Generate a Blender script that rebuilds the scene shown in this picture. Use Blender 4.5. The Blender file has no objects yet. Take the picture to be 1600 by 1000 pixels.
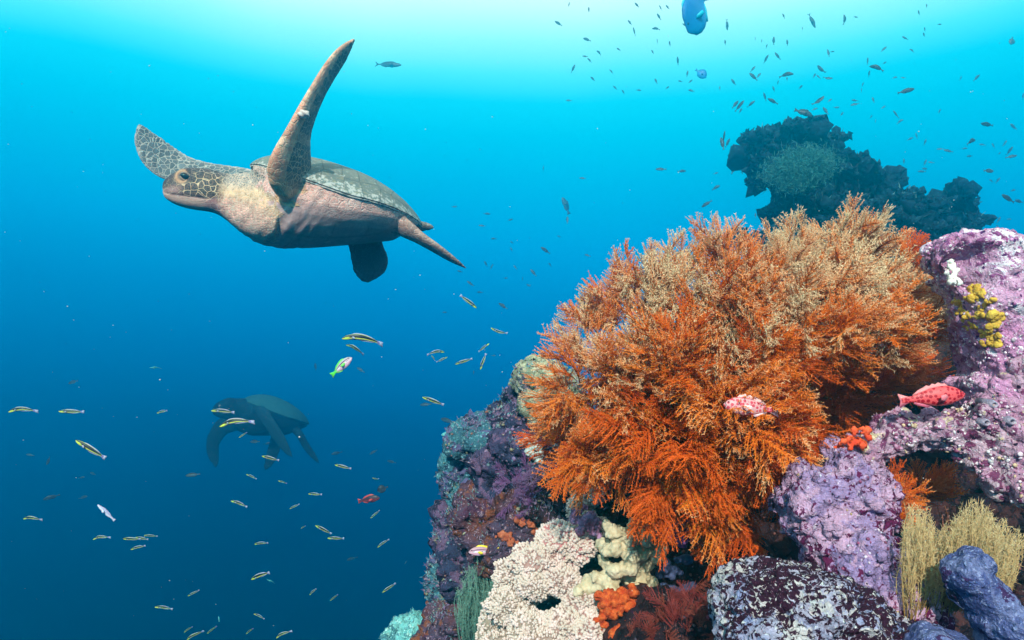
import bpy, math, random
import numpy as np
from mathutils import Vector, Matrix, noise as mnoise
from mathutils.kdtree import KDTree

random.seed(7)
RNG = np.random.default_rng(11)
scene = bpy.context.scene
COL = scene.collection

# ------------------------------------------------------------------ camera
FPX = 1067.0            # focal length in photograph pixels (1600 wide)
CZ = 3.0                # camera height above the datum
cam_d = bpy.data.cameras.new('camera')
cam_d.sensor_width = 36.0
cam_d.lens = 36.0 * FPX / 1600.0
cam_d.clip_start = 0.02
cam_d.clip_end = 400.0
cam = bpy.data.objects.new('camera', cam_d)
cam.location = (0, 0, CZ)
cam.rotation_euler = (math.radians(90), 0, 0)
COL.objects.link(cam)
scene.camera = cam


def P(px, py, d):
    """world point seen at photograph pixel (px, py) at distance d along the view axis"""
    return np.array([(px - 800.0) * d / FPX, d, CZ - (py - 500.0) * d / FPX])


# ------------------------------------------------------------------ render look
scene.view_settings.view_transform = 'Standard'
scene.view_settings.look = 'None'
scene.view_settings.exposure = 0.25
scene.view_settings.gamma = 1.0
scene.view_settings.use_curve_mapping = False
scene.render.engine = 'CYCLES'
scene.cycles.use_denoising = True
scene.cycles.max_bounces = 6
scene.cycles.diffuse_bounces = 3
scene.cycles.volume_bounces = 2
scene.cycles.transparent_max_bounces = 6
scene.cycles.sample_clamp_indirect = 4.0


def lin(c):
    c = c / 255.0
    return c / 12.92 if c <= 0.04045 else ((c + 0.055) / 1.055) ** 2.4


def srgb(r, g, b):
    return (lin(r), lin(g), lin(b), 1.0)


# ------------------------------------------------------------------ node helpers
def nd(nt, kind, ins=None, **props):
    n = nt.nodes.new(kind)
    for k, v in props.items():
        setattr(n, k, v)
    for k, v in (ins or {}).items():
        s = n.inputs[k]
        if isinstance(v, bpy.types.NodeSocket):
            nt.links.new(v, s)
        else:
            s.default_value = v
    return n


def math_(nt, op, a, b=0.0, clamp=False):
    return nd(nt, 'ShaderNodeMath', {0: a, 1: b}, operation=op, use_clamp=clamp).outputs[0]


def mix_(nt, f, a, b, blend='MIX'):
    n = nt.nodes.new('ShaderNodeMix')
    n.data_type = 'RGBA'
    n.blend_type = blend
    for s, v in ((n.inputs[0], f), (n.inputs[6], a), (n.inputs[7], b)):
        if isinstance(v, bpy.types.NodeSocket):
            nt.links.new(v, s)
        else:
            s.default_value = v if not isinstance(v, tuple) or len(v) == 4 else (*v, 1.0)
    return n.outputs[2]


def step_(nt, v, lo, hi):
    return nd(nt, 'ShaderNodeMapRange', {'Value': v, 'From Min': lo, 'From Max': hi}, interpolation_type='SMOOTHSTEP').outputs[0]


def noise_(nt, vec, scale, detail=4.0, rough=0.55, dist=0.0):
    return nd(nt, 'ShaderNodeTexNoise', {'Vector': vec, 'Scale': scale, 'Detail': detail, 'Roughness': rough, 'Distortion': dist})


def voro_(nt, vec, scale, feature='F1', rnd=1.0):
    return nd(nt, 'ShaderNodeTexVoronoi', {'Vector': vec, 'Scale': scale, 'Randomness': rnd}, feature=feature)


def new_mat(name):
    m = bpy.data.materials.new(name)
    m.use_nodes = True
    nt = m.node_tree
    b = nt.nodes['Principled BSDF']
    return m, nt, b


def attr_(nt, name):
    return nd(nt, 'ShaderNodeAttribute', attribute_name=name)


# ------------------------------------------------------------------ world: open water seen in every direction
world = bpy.data.worlds.new('World')
scene.world = world
world.use_nodes = True
wt = world.node_tree
wbg = wt.nodes['Background']
wco = nd(wt, 'ShaderNodeTexCoord')
wsep = nd(wt, 'ShaderNodeSeparateXYZ', {0: wco.outputs['Generated']})
# a little uneven brightness, wider than the frame
wno = noise_(wt, wco.outputs['Generated'], 2.2, 2.0, 0.5)
wj = math_(wt, 'MULTIPLY', math_(wt, 'SUBTRACT', wno.outputs[0], 0.5), 0.05)
wz = math_(wt, 'ADD', wsep.outputs[2], wj)
wx = math_(wt, 'MULTIPLY', math_(wt, 'ABSOLUTE', math_(wt, 'SUBTRACT', wsep.outputs[0], 0.10)), -0.085)
wx = math_(wt, 'MULTIPLY', wx, nd(wt, 'ShaderNodeMapRange', {'Value': wsep.outputs[2], 'From Min': 0.10, 'From Max': 0.36, 'To Min': 1.2, 'To Max': 0.3}).outputs[0])
wz = math_(wt, 'ADD', wz, wx)
wr = nd(wt, 'ShaderNodeValToRGB', {0: math_(wt, 'MULTIPLY_ADD', wz, 0.5)})
wr.inputs[0].links[0].from_node.inputs[2].default_value = 0.5
RAMP = [(-1.0, (0, 16, 38)), (-.45, (0, 29, 60)), (-.36, (0, 38, 77)), (-.27, (0, 49, 96)), (-.18, (0, 64, 120)),
        (-.09, (0, 90, 158)), (0.0, (0, 116, 188)), (.09, (0, 146, 216)), (.18, (0, 168, 224)), (.25, (0, 188, 234)),
        (.30, (15, 205, 243)), (.335, (92, 227, 251)), (.375, (165, 243, 254)), (.42, (232, 254, 255)), (1.0, (245, 255, 255))]
els = wr.color_ramp.elements
while len(els) > 1:
    els.remove(els[-1])
for i, (z, c) in enumerate(RAMP):
    if i == 0:
        els[0].position = 0.0
    else:
        els.new(z * 0.5 + 0.5)
for e, (z, c) in zip(sorted(els, key=lambda q: q.position), RAMP):
    e.color = srgb(*c)
wt.links.new(wr.outputs[0], wbg.inputs[0])
wbg.inputs[1].default_value = 1.02

# ------------------------------------------------------------------ sun
SUN_DIR = Vector((0.10, 0.80, -0.56)).normalized()      # the way the light travels
sun_d = bpy.data.lights.new('sun', 'SUN')
sun_d.energy = 5.0
sun_d.angle = math.radians(0.8)
sun_d.color = (1.0, 0.95, 0.88)
sun = bpy.data.objects.new('sun', sun_d)
sun.rotation_euler = SUN_DIR.to_track_quat('-Z', 'Y').to_euler()
sun.location = (-1, -8, 9)
COL.objects.link(sun)


# ------------------------------------------------------------------ object helpers
def tag(o, label=None, cat=None, group=None, kind=None):
    if label:
        o['label'] = label
    if cat:
        o['category'] = cat
    if group:
        o['group'] = group
    if kind:
        o['kind'] = kind
    return o


def empty(name, loc):
    o = bpy.data.objects.new(name, None)
    o.empty_display_size = 0.05
    o.location = Vector(loc)
    COL.objects.link(o)
    return o


def mesh_np(name, V, F, smooth=True, attrs=None):
    """V (n,3); F a list of index arrays (m,3) or (m,4)"""
    if isinstance(F, np.ndarray):
        F = [F]
    me = bpy.data.meshes.new(name)
    V = np.asarray(V, dtype=np.float32)
    me.vertices.add(len(V))
    me.vertices.foreach_set('co', V.ravel())
    idx = np.concatenate([f.ravel() for f in F]).astype(np.int32)
    sizes = np.concatenate([np.full(len(f), f.shape[1], dtype=np.int32) for f in F])
    starts = np.concatenate([[0], np.cumsum(sizes)[:-1]]).astype(np.int32)
    me.loops.add(len(idx))
    me.loops.foreach_set('vertex_index', idx)
    me.polygons.add(len(sizes))
    me.polygons.foreach_set('loop_start', starts)
    me.polygons.foreach_set('use_smooth', np.full(len(sizes), smooth))
    me.update(calc_edges=True)
    me.validate()
    for k, a in (attrs or {}).items():
        a = np.asarray(a, dtype=np.float32)
        if a.ndim == 1:
            at = me.attributes.new(k, 'FLOAT', 'POINT')
            at.data.foreach_set('value', a)
        else:
            at = me.attributes.new(k, 'FLOAT_COLOR', 'POINT')
            if a.shape[1] == 3:
                a = np.concatenate([a, np.ones((len(a), 1), np.float32)], 1)
            at.data.foreach_set('color', a.ravel())
    return me


def add_obj(name, me, mat, parent=None, origin=None):
    """link a mesh given in world coordinates; its origin goes to `origin` (or its parent's place)"""
    o = bpy.data.objects.new(name, me)
    if mat is not None:
        me.materials.clear()
        me.materials.append(mat)
    if parent is not None:
        org = np.array(parent.location)
        o.parent = parent
        if parent.parent is not None:
            org = org + np.array(parent.parent.location)
    else:
        org = np.array(origin if origin is not None else (0, 0, 0), dtype=float)
        o.location = Vector(org)
    me.transform(Matrix.Translation(Vector(-org)))
    COL.objects.link(o)
    return o


def base_of(V):
    V = np.asarray(V)
    return np.array([(V[:, 0].min() + V[:, 0].max()) / 2, (V[:, 1].min() + V[:, 1].max()) / 2, V[:, 2].min()])


def grid_faces(nr, nc, wrap):
    i = np.arange(nr - 1)[:, None]
    j = np.arange(nc if wrap else nc - 1)[None, :]
    a = i * nc + j
    b = i * nc + (j + 1) % nc
    return np.stack([a, b, b + nc, a + nc], -1).reshape(-1, 4)


def loft(rings):
    """closed tube from a list of (n,3) rings with end fans"""
    R = np.array(rings)
    nr, nc, _ = R.shape
    V = R.reshape(-1, 3)
    F = [grid_faces(nr, nc, True)]
    V = np.concatenate([V, R[0].mean(0)[None], R[-1].mean(0)[None]])
    j = np.arange(nc)
    F.append(np.stack([np.full(nc, nr * nc), (j + 1) % nc, j], -1))
    F.append(np.stack([np.full(nc, nr * nc + 1), (nr - 1) * nc + j, (nr - 1) * nc + (j + 1) % nc], -1))
    return V, F


def join(parts):
    """parts: list of (V, [F...]) -> one (V, [F...])"""
    off, Vs, Fs = 0, [], []
    for V, F in parts:
        if isinstance(F, np.ndarray):
            F = [F]
        Vs.append(V)
        Fs += [f + off for f in F]
        off += len(V)
    out = []
    for k in (3, 4):
        q = [f for f in Fs if f.shape[1] == k]
        if q:
            out.append(np.concatenate(q))
    return np.concatenate(Vs), out


_ICO = {}


def ico(sub):
    if sub not in _ICO:
        import bmesh
        bm = bmesh.new()
        bmesh.ops.create_icosphere(bm, subdivisions=sub, radius=1.0)
        bm.verts.ensure_lookup_table()
        V = np.array([v.co[:] for v in bm.verts])
        F = np.array([[v.index for v in f.verts] for f in bm.faces])
        bm.free()
        _ICO[sub] = (V, F)
    return _ICO[sub]


def verts_of(me):
    a = np.empty(len(me.vertices) * 3, np.float32)
    me.vertices.foreach_get('co', a)
    return a.reshape(-1, 3).astype(float)


def normals_of(me):
    a = np.empty(len(me.vertices) * 3, np.float32)
    me.vertices.foreach_get('normal', a)
    return a.reshape(-1, 3).astype(float)


def remesh(V, F, voxel, smooth=2, disp=()):
    """fuse overlapping closed shapes into one skin; disp: (kind, size, strength) displacements"""
    me = mesh_np('tmp', V, F)
    o = bpy.data.objects.new('tmp', me)
    COL.objects.link(o)
    m = o.modifiers.new('r', 'REMESH')
    m.mode = 'VOXEL'
    m.voxel_size = voxel
    if smooth:
        s = o.modifiers.new('s', 'SMOOTH')
        s.factor = 0.5
        s.iterations = smooth
    txs = []
    for kind, size, strength in disp:
        hard = kind == 'HARD'
        kind = 'CLOUDS' if hard else kind
        t = bpy.data.textures.new('t', kind)
        if hard:
            t.noise_type = 'HARD_NOISE'
        t.noise_scale = size
        if kind == 'CLOUDS':
            t.noise_depth = 3
        if kind == 'VORONOI':
            t.noise_intensity = 1.0
        d = o.modifiers.new('d', 'DISPLACE')
        d.texture = t
        d.strength = strength
        d.mid_level = 0.5
        d.texture_coords = 'LOCAL'
        txs.append(t)
    dg = bpy.context.evaluated_depsgraph_get()
    dg.update()
    out = bpy.data.meshes.new_from_object(o.evaluated_get(dg))
    bpy.data.objects.remove(o)
    bpy.data.meshes.remove(me)
    for t in txs:
        bpy.data.textures.remove(t)
    out.polygons.foreach_set('use_smooth', np.ones(len(out.polygons), bool))
    return out


def set_attr(me, k, a):
    a = np.asarray(a, dtype=np.float32)
    if a.ndim == 1:
        at = me.attributes.new(k, 'FLOAT', 'POINT')
        at.data.foreach_set('value', a)
    else:
        at = me.attributes.new(k, 'FLOAT_COLOR', 'POINT')
        if a.shape[1] == 3:
            a = np.concatenate([a, np.ones((len(a), 1), np.float32)], 1)
        at.data.foreach_set('color', a.ravel())


def interp(x, xs, ys):
    return np.interp(x, xs, ys)


def sstep(x, a, b):
    t = np.clip((np.asarray(x, float) - a) / (b - a), 0, 1)
    return t * t * (3 - 2 * t)


def lerp(a, b, t):
    t = np.asarray(t)[..., None]
    return np.asarray(a) * (1 - t) + np.asarray(b) * t


def resample(st, n):
    """smooth (Catmull-Rom) resampling of a list of stations"""
    S = np.array(st, float)
    k = len(S)
    out = []
    for q in np.linspace(0, k - 1, n):
        i = min(int(q), k - 2)
        t = q - i
        p0, p1, p2, p3 = S[max(i - 1, 0)], S[i], S[i + 1], S[min(i + 2, k - 1)]
        out.append(0.5 * (2 * p1 + (p2 - p0) * t + (2 * p0 - 5 * p1 + 4 * p2 - p3) * t * t + (3 * p1 - p0 - 3 * p2 + p3) * t ** 3))
    return np.array(out)


def unit(v):
    return v / (np.linalg.norm(v, axis=-1, keepdims=True) + 1e-12)

# ================================================================== turtles
def skin_material(name, dull=1.0):
    m, nt, b = new_mat(name)
    co = nd(nt, 'ShaderNodeTexCoord').outputs['Object']
    wob = noise_(nt, co, 30.0, 2.0)
    vec = nd(nt, 'ShaderNodeVectorMath', {0: co, 1: nd(nt, 'ShaderNodeVectorMath', {0: wob.outputs['Color'], 'Scale': 0.012}, operation='SCALE').outputs[0]}, operation='ADD').outputs[0]
    base = attr_(nt, 'col').outputs['Color']
    line = attr_(nt, 'linecol').outputs['Color']
    cb, cm, cs = (attr_(nt, k).outputs['Fac'] for k in ('cell_big', 'cell_mid', 'cell_small'))
    edges = []
    col = base
    for scale, w, wt_ in ((46.0, 0.055, cb), (50.0, 0.085, cm), (105.0, 0.17, cs)):
        v = voro_(nt, vec, scale, 'DISTANCE_TO_EDGE', 0.8)
        e = step_(nt, v.outputs['Distance'], 0.015, w)
        vv = voro_(nt, vec, scale, 'F1', 0.8)
        jit = math_(nt, 'MULTIPLY_ADD', nd(nt, 'ShaderNodeSeparateColor', {0: vv.outputs['Color']}).outputs[0], 0.7)
        jit.node.inputs[2].default_value = 0.65
        celled = mix_(nt, 1.0, base, nd(nt, 'ShaderNodeCombineColor', {0: jit, 1: jit, 2: jit}).outputs[0], 'MULTIPLY')
        lined = mix_(nt, e, line, celled)
        col = mix_(nt, wt_, col, lined)
        edges.append(math_(nt, 'MULTIPLY', e, wt_))
    n2 = noise_(nt, co, 55.0, 5.0, 0.6)
    col = mix_(nt, 0.75, col, mix_(nt, n2.outputs[0], (0.45, 0.45, 0.45), (1.35, 1.33, 1.3)), 'MULTIPLY')
    # pale scratches and grains of sand
    n3 = noise_(nt, co, 210.0, 2.0)
    col = mix_(nt, math_(nt, 'MULTIPLY', step_(nt, n3.outputs[0], 0.66, 0.72), 0.5), col, (0.55, 0.5, 0.45))
    nt.links.new(col, b.inputs['Base Color'])
    b.inputs['Roughness'].default_value = 0.62
    b.inputs['Specular IOR Level'].default_value = 0.25
    h = math_(nt, 'ADD', math_(nt, 'ADD', edges[0], edges[1]), edges[2])
    h = math_(nt, 'MULTIPLY_ADD', n2.outputs[0], 0.8, False)
    hh = math_(nt, 'ADD', math_(nt, 'ADD', edges[0], math_(nt, 'MULTIPLY', edges[1], 0.8)), math_(nt, 'ADD', math_(nt, 'MULTIPLY', edges[2], 0.5), math_(nt, 'MULTIPLY', n2.outputs[0], 0.7)))
    bp = nd(nt, 'ShaderNodeBump', {'Height': hh, 'Strength': 0.6, 'Distance': 0.005})
    nt.links.new(bp.outputs[0], b.inputs['Normal'])
    return m


def shell_material(name):
    m, nt, b = new_mat(name)
    co = nd(nt, 'ShaderNodeTexCoord').outputs['Object']
    uv = attr_(nt, 'shell_uv')
    n1 = noise_(nt, co, 14.0, 6.0, 0.65)
    col = mix_(nt, n1.outputs[0], (0.055, 0.07, 0.072), (0.20, 0.20, 0.165))
    # radiating streaks of the scutes, stretched along the shell
    mp = nd(nt, 'ShaderNodeMapping', {0: uv.outputs['Vector'], 3: (4.0, 26.0, 1.0)})
    n2 = noise_(nt, mp.outputs[0], 3.0, 4.0, 0.6)
    col = mix_(nt, step_(nt, n2.outputs[0], 0.5, 0.66), col, (0.24, 0.20, 0.12))
    v = voro_(nt, nd(nt, 'ShaderNodeMapping', {0: uv.outputs['Vector'], 3: (5.0, 3.4, 1.0)}).outputs[0], 1.0, 'DISTANCE_TO_EDGE', 0.35)
    seam = step_(nt, v.outputs['Distance'], 0.005, 0.04)
    col = mix_(nt, seam, mix_(nt, 0.5, col, (0.04, 0.045, 0.04)), col)
    n3 = noise_(nt, co, 60.0, 5.0, 0.7)
    rim = attr_(nt, 'rim').outputs['Fac']
    spk = step_(nt, math_(nt, 'ADD', n3.outputs[0], math_(nt, 'MULTIPLY', rim, 0.13)), 0.58, 0.68)
    col = mix_(nt, math_(nt, 'MULTIPLY', spk, 0.8), col, (0.50, 0.46, 0.42))
    nt.links.new(col, b.inputs['Base Color'])
    b.inputs['Roughness'].default_value = 0.6
    b.inputs['Specular IOR Level'].default_value = 0.3
    hh = math_(nt, 'ADD', math_(nt, 'MULTIPLY', seam, 0.8), math_(nt, 'MULTIPLY', n3.outputs[0], 0.5))
    bp = nd(nt, 'ShaderNodeBump', {'Height': hh, 'Strength': 0.5, 'Distance': 0.006})
    nt.links.new(bp.outputs[0], b.inputs['Normal'])
    return m


def flipper_rings(st, D, n=26, nc=20):
    """st: (px, py, depth offset m, visible half chord px, twist rad, half thickness m)"""
    S = resample(st, n)
    S[:, 3] = np.maximum(S[:, 3], 0.6)
    C = np.array([P(s[0], s[1], D + s[2]) for s in S])
    T = unit(np.gradient(C, axis=0))
    rings = []
    for k in range(n):
        t = T[k]
        look = unit(C[k] - np.array([0, 0, CZ]))
        perp = unit(np.cross(look, t))             # lies across the blade as seen
        tw = S[k, 4]
        hc = S[k, 3] * (D + S[k, 2]) / FPX / math.cos(tw)
        ch = unit(perp * math.cos(tw) + look * math.sin(tw))
        th = unit(np.cross(t, ch))
        a = np.linspace(0, 2 * math.pi, nc, endpoint=False)
        x = np.cos(a)
        y = np.sin(a) * (0.70 - 0.30 * x)          # thick front edge, thin trailing edge
        rings.append(C[k] + np.outer(x * hc, ch) + np.outer(y * S[k, 5], th))
    return rings


def build_turtle(T, smat, cmat, emat):
    D = T['D']
    fr, re_ = P(*T['front']), P(*T['rear'])
    O = (fr + re_) / 2
    f = unit(fr - re_)
    hl = np.linalg.norm(fr - re_) / 2
    l0 = unit(np.cross([0, 0, 1.0], f))
    u0 = np.cross(f, l0)
    rho = T['roll']
    l = l0 * math.cos(rho) + u0 * math.sin(rho)    # left side (towards the camera) lifted by the roll
    u = np.cross(f, l)
    W = T['W']

    def L(a, s, h):
        return O + np.outer(np.atleast_1d(a), f) + np.outer(np.atleast_1d(s), l) + np.outer(np.atleast_1d(h), u)

    def loc(px, py):
        """(forward, up) of a pixel on the turtle's own middle plane"""
        o = np.array([0, 0, CZ])
        r = P(px, py, 1.0) - o
        t = np.dot(O - o, l) / np.dot(r, l)
        q = o + r * t - O
        return np.dot(q, f), np.dot(q, u)

    def width(x):
        x = np.clip(x, -1, 1)
        return W * np.where(x > 0, (1 - np.abs(x) ** 2.6) ** 0.55, (1 - np.abs(x) ** 1.9) ** 0.8)

    root = empty('sea_turtle', O - u * 0.12)
    # ---- carapace
    nt_, ns = 64, 49
    x = np.cos(np.linspace(0.0, math.pi, nt_))
    s = np.sin(np.linspace(-math.pi / 2, math.pi / 2, ns))
    X, Sg = np.meshgrid(x, s, indexing='ij')
    Wd = width(X)
    Wd = Wd * (1 + 0.018 * np.abs(np.sin(X * 16)) * (X < 0.3))
    dome = (1 - np.abs(Sg) ** 2.3) ** 0.9
    hx = T['H'] * (1 - np.abs(X) ** 2.2) ** 0.75 * (1 + 0.22 * X)
    rimz = T.get('rimlift', 0.02) * X ** 2 * np.sign(X) - 0.022 * np.abs(Sg) ** 3 * (1 - np.abs(X))
    top = hx * dome + rimz + 0.006 * np.exp(-(Sg / 0.06) ** 2) * (1 - X ** 2)
    A, Sl, Hh = X * hl, Sg * Wd, top
    Vt = L(A.ravel(), Sl.ravel(), Hh.ravel())
    Vb = L(A.ravel() * 0.99, Sl.ravel() * 0.975, (rimz - 0.007 - 0.02 * dome * (1 - X ** 2)).ravel())
    ft = grid_faces(nt_, ns, False)
    n0 = nt_ * ns
    fb = ft[:, ::-1] + n0
    e1 = np.arange(nt_ - 1) * ns
    e2 = e1 + ns - 1
    side = np.concatenate([np.stack([e1, e1 + n0, e1 + ns + n0, e1 + ns], -1), np.stack([e2, e2 + ns, e2 + ns + n0, e2 + n0], -1)])
    V = np.concatenate([Vt, Vb])
    suv = np.stack([X.ravel(), Sg.ravel(), 0 * X.ravel()], -1)
    rim = sstep(np.abs(Sg), 0.8, 0.97).ravel()
    me = mesh_np('carapace', V, [np.concatenate([ft, fb, side])[:, ::-1]], attrs={'shell_uv': np.concatenate([suv, suv]), 'rim': np.concatenate([rim, rim])})
    car = add_obj('carapace', me, cmat, root)

    # ---- body: torso, neck, head, limbs grown together into one skin
    parts, tagpts, tagid, taguv = [], [], [], []

    def add(rings, pid):
        V_, F_ = loft(rings)
        parts.append((V_, F_))
        R = np.array(rings)
        nr, nc = R.shape[:2]
        tagpts.append(R.reshape(-1, 3))
        tagid.append(np.full(nr * nc, pid))
        uu, aa = np.meshgrid(np.linspace(0, 1, nr), np.linspace(0, 1, nc, endpoint=False), indexing='ij')
        taguv.append(np.stack([uu.ravel(), aa.ravel()], -1))

    nc = 32
    ang = np.linspace(0, 2 * math.pi, nc, endpoint=False)

    def sup(a, n_):
        return np.sign(np.cos(a)) * np.abs(np.cos(a)) ** (2 / n_), np.sign(np.sin(a)) * np.abs(np.sin(a)) ** (2 / n_)
    rings = []
    bel = np.array([loc(px, py) for px, py in T['belly']])
    bel = bel[np.argsort(bel[:, 0])]
    for a in np.linspace(hl * 0.97, -hl * 0.9, 26):
        hb = float(np.interp(a, bel[:, 0], bel[:, 1]))
        xx = a / hl
        ht = 0.012
        w = float(width(xx)) * 0.965
        rz = T.get('rimlift', 0.02) * xx ** 2 * np.sign(xx) - 0.022 * (1 - abs(xx))
        cx, cy = sup(ang, 2.5)
        cyy = np.where(cy > 0, cy * 0.02, cy)
        shrink = np.where(cy < 0, 1 - 0.30 * np.abs(cy) ** 2.0, 1)
        hb_ = hb * (1.0)
        rings.append(L(np.full(nc, a), cx * w * shrink, rz - 0.006 + np.where(cy > 0, ht * cy, (hb_ - rz) * np.abs(cy))))
    add(rings, 0)
    # head and neck: px, top y, bottom y, half width m, depth offset
    hs = resample(T['head'], 34)
    rings = []
    for k in range(len(hs)):
        px, yt, yb, hw, dd = hs[k]
        c, t_, b_ = P(px, (yt + yb) / 2, D + dd), P(px, yt, D + dd), P(px, yb, D + dd)
        hh = np.linalg.norm(t_ - b_) / 2
        up = unit(t_ - b_)
        n_ = 2.3
        cx, cy = sup(ang, n_)
        rings.append(c + np.outer(cx * hw * (1 - 0.25 * np.clip(cy, 0, 1)), l) + np.outer(cy * hh, up))
    add(rings, 1)
    for pid, key in ((2, 'flip_l'), (3, 'flip_r'), (4, 'rear_a'), (5, 'rear_b'), (6, 'tail')):
        if key in T:
            add(flipper_rings(T[key], D), pid)
    iv, if_ = ico(3)
    for (px, py, dd, rx, rz_, ry, tilt, pd_) in T.get('lumps', ()):      # muscle of the shoulders and hips
        c_, s_ = math.cos(tilt), math.sin(tilt)
        E = iv * np.array([rx, ry, rz_])
        E = np.stack([E[:, 0] * c_ - E[:, 2] * s_, E[:, 1], E[:, 0] * s_ + E[:, 2] * c_], -1) + P(px, py, D + dd)
        parts.append((E, [if_]))
        tagpts.append(E)
        tagid.append(np.full(len(E), pd_))
        taguv.append(np.tile([0.02, 0.25], (len(E), 1)))
    V, F = join(parts)
    me = remesh(V, F, T['voxel'], 5)
    V = verts_of(me)
    N = normals_of(me)
    tp, ti, tu = np.concatenate(tagpts), np.concatenate(tagid), np.concatenate(taguv)
    kd = KDTree(len(tp))
    for i, p in enumerate(tp):
        kd.insert(p, i)
    kd.balance()
    near = np.array([kd.find(v)[1] for v in V])
    pid, uu, aa = ti[near], tu[near, 0], tu[near, 1]
    # position on the turtle's middle plane, seen from its own side, as photograph pixels
    rel = V - O
    pa, ph, ps = rel @ f, rel @ u, rel @ l
    Q = O + np.outer(pa, f) + np.outer(ph, u)
    qx = 800 + Q[:, 0] / Q[:, 1] * FPX
    qy = 500 - (Q[:, 2] - CZ) / Q[:, 1] * FPX
    n = len(V)
    col = np.tile([0.40, 0.27, 0.24], (n, 1))
    lc = np.tile([0.74, 0.56, 0.50], (n, 1))
    big, mid, small = np.zeros(n), np.zeros(n), np.zeros(n)
    wob = np.array([mnoise.noise(Vector(v * 9)) for v in V])
    # torso: pink flank, paler grey plastron
    t0 = pid == 0
    flank = sstep(ph + wob * 0.02, -0.12, -0.05)
    c0 = lerp([0.40, 0.29, 0.29], [0.62, 0.33, 0.28], flank)
    seam = np.minimum(np.abs(((pa + 0.03 * np.sin(ps * 9)) / (hl * .36)) % 1 - .5), .5) < .022
    seam2 = np.abs(np.abs(ps) - W * .52) < .006
    low = 1 - sstep(ph + wob * .02, -.13, -.09)
    c0 = lerp(c0, np.array([0.20, 0.13, 0.13]), np.clip(seam * 1.0 + seam2, 0, 1) * low * .55)
    blot = np.array([mnoise.fractal(Vector(v * 14), 1.0, 2.0, 4) for v in V])
    c0 = lerp(c0, c0 * 0.7, sstep(blot, .15, .55) * .6)
    c0 = lerp(c0, [0.66, 0.52, 0.48], sstep(-blot, .35, .6) * .5)
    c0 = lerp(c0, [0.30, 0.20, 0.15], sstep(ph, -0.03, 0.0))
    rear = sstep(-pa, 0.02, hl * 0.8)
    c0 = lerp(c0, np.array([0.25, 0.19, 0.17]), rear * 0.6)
    col = np.where(t0[:, None], c0, col)
    mid = np.where(t0, flank * 0.9 * sstep(ph, -0.15, -0.04), mid)
    small = np.where(t0, 0.55 * flank + .12, small)
    if T.get('detail', True):
        nx, ny = qx, qy
        # neck: grey above, tan middle, pink below
        t1 = pid == 1
        hsx = hs[:, 0]
        v = (ny - np.interp(nx, hsx, hs[:, 1])) / (np.interp(nx, hsx, hs[:, 2]) - np.interp(nx, hsx, hs[:, 1]))
        c1 = lerp([0.19, 0.185, 0.18], [0.55, 0.37, 0.21], sstep(v + wob * 0.2, 0.08, 0.5))
        c1 = c1 * (1 - .4 * sstep(blot, .1, .5))[:, None]
        c1 = lerp(c1, [0.66, 0.37, 0.31], sstep(v + wob * 0.2, 0.5, 0.85))
        hx0, hx1 = T['headx']
        hd = 1 - sstep(nx + wob * 14, hx0 + (hx1 - hx0) * 0.80, hx0 + (hx1 - hx0) * 1.06)      # 1 on the head
        # head plates
        fx = (nx - hx0) / (hx1 - hx0)
        hc = lerp([0.030, 0.018, 0.020], [0.30, 0.15, 0.15], sstep(v, 0.62, 0.80))
        face = 1 - sstep(fx, 0.15, 0.42)
        hc = lerp(hc, [0.25, 0.145, 0.14], face * sstep(v, 0.3, 0.55))
        jaw = sstep(v, 0.70, 0.78) * (1 - sstep(fx, 0.55, 0.8))
        hc = lerp(hc, [0.55, 0.37, 0.29], jaw * 0.85)
        hc = lerp(hc, [0.52, 0.34, 0.27], face * (1 - sstep(fx, 0.10, 0.2)) * sstep(v, 0.55, 0.7) * 0.7)
        mouth = np.exp(-((v - (0.69 + 0.05 * fx)) / 0.022) ** 2) * (fx < 0.72)
        hc = lerp(hc, [0.07, 0.035, 0.035], mouth * 0.9)
        hl_ = lerp([0.70, 0.54, 0.34], [0.50, 0.33, 0.30], sstep(v, 0.62, 0.85))
        hl_ = lerp(hl_, [0.30, 0.27, 0.24], 1 - sstep(v, 0.03, 0.22))
        # ring round the eye
        ex, ey = T['eye']
        ed = np.hypot((nx - ex) / 1.15, ny - ey)
        hc = lerp(hc, [0.44, 0.26, 0.14], np.exp(-((np.hypot(nx - ex + 5, ny - ey) - 9) / 3.0) ** 2) * (nx < ex + 2) * 0.85)
        eyeflat = 1 - sstep(ed, 10, 15)
        c1 = lerp(c1, hc, hd)
        col = np.where(t1[:, None], c1, col)
        lc = np.where(t1[:, None], lerp(lerp(lc, [0.62, 0.47, 0.36], 1.0), hl_, hd), lc)
        big = np.where(t1, hd * (1 - jaw) * (1 - eyeflat) * (1 - face * 0.75) * (1 - mouth), big)
        small = np.where(t1, (1 - hd) * 0.85 + hd * 0.12, small)
        # long front flipper: scaled tan leading edge, blue grey blade
        t2 = pid == 2
        lead = np.cos(aa * 2 * math.pi)                       # -1 / 1 at the two edges
        ld = sstep(T['lead'] * lead + wob * .3, 0.42, 0.62)
        c2 = lerp([0.042, 0.056, 0.072], [0.58, 0.27, 0.17], ld)
        ring_ = (np.abs((uu * 30 + lead * .5) % 1 - .5) < .16)
        c2 = lerp(c2, [0.80, 0.52, 0.36], ring_ * ld * .7)
        c2 = lerp([0.72, 0.40, 0.22], c2, sstep(uu + wob * 0.12, 0.16, 0.32))
        spot = sstep(wob + 0.3 * np.sin(uu * 60), 0.25, 0.5) * sstep(uu, 0.3, 0.5)
        c2 = lerp(c2, [0.40, 0.26, 0.18], spot * 0.6)
        col = np.where(t2[:, None], c2, col)
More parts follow.
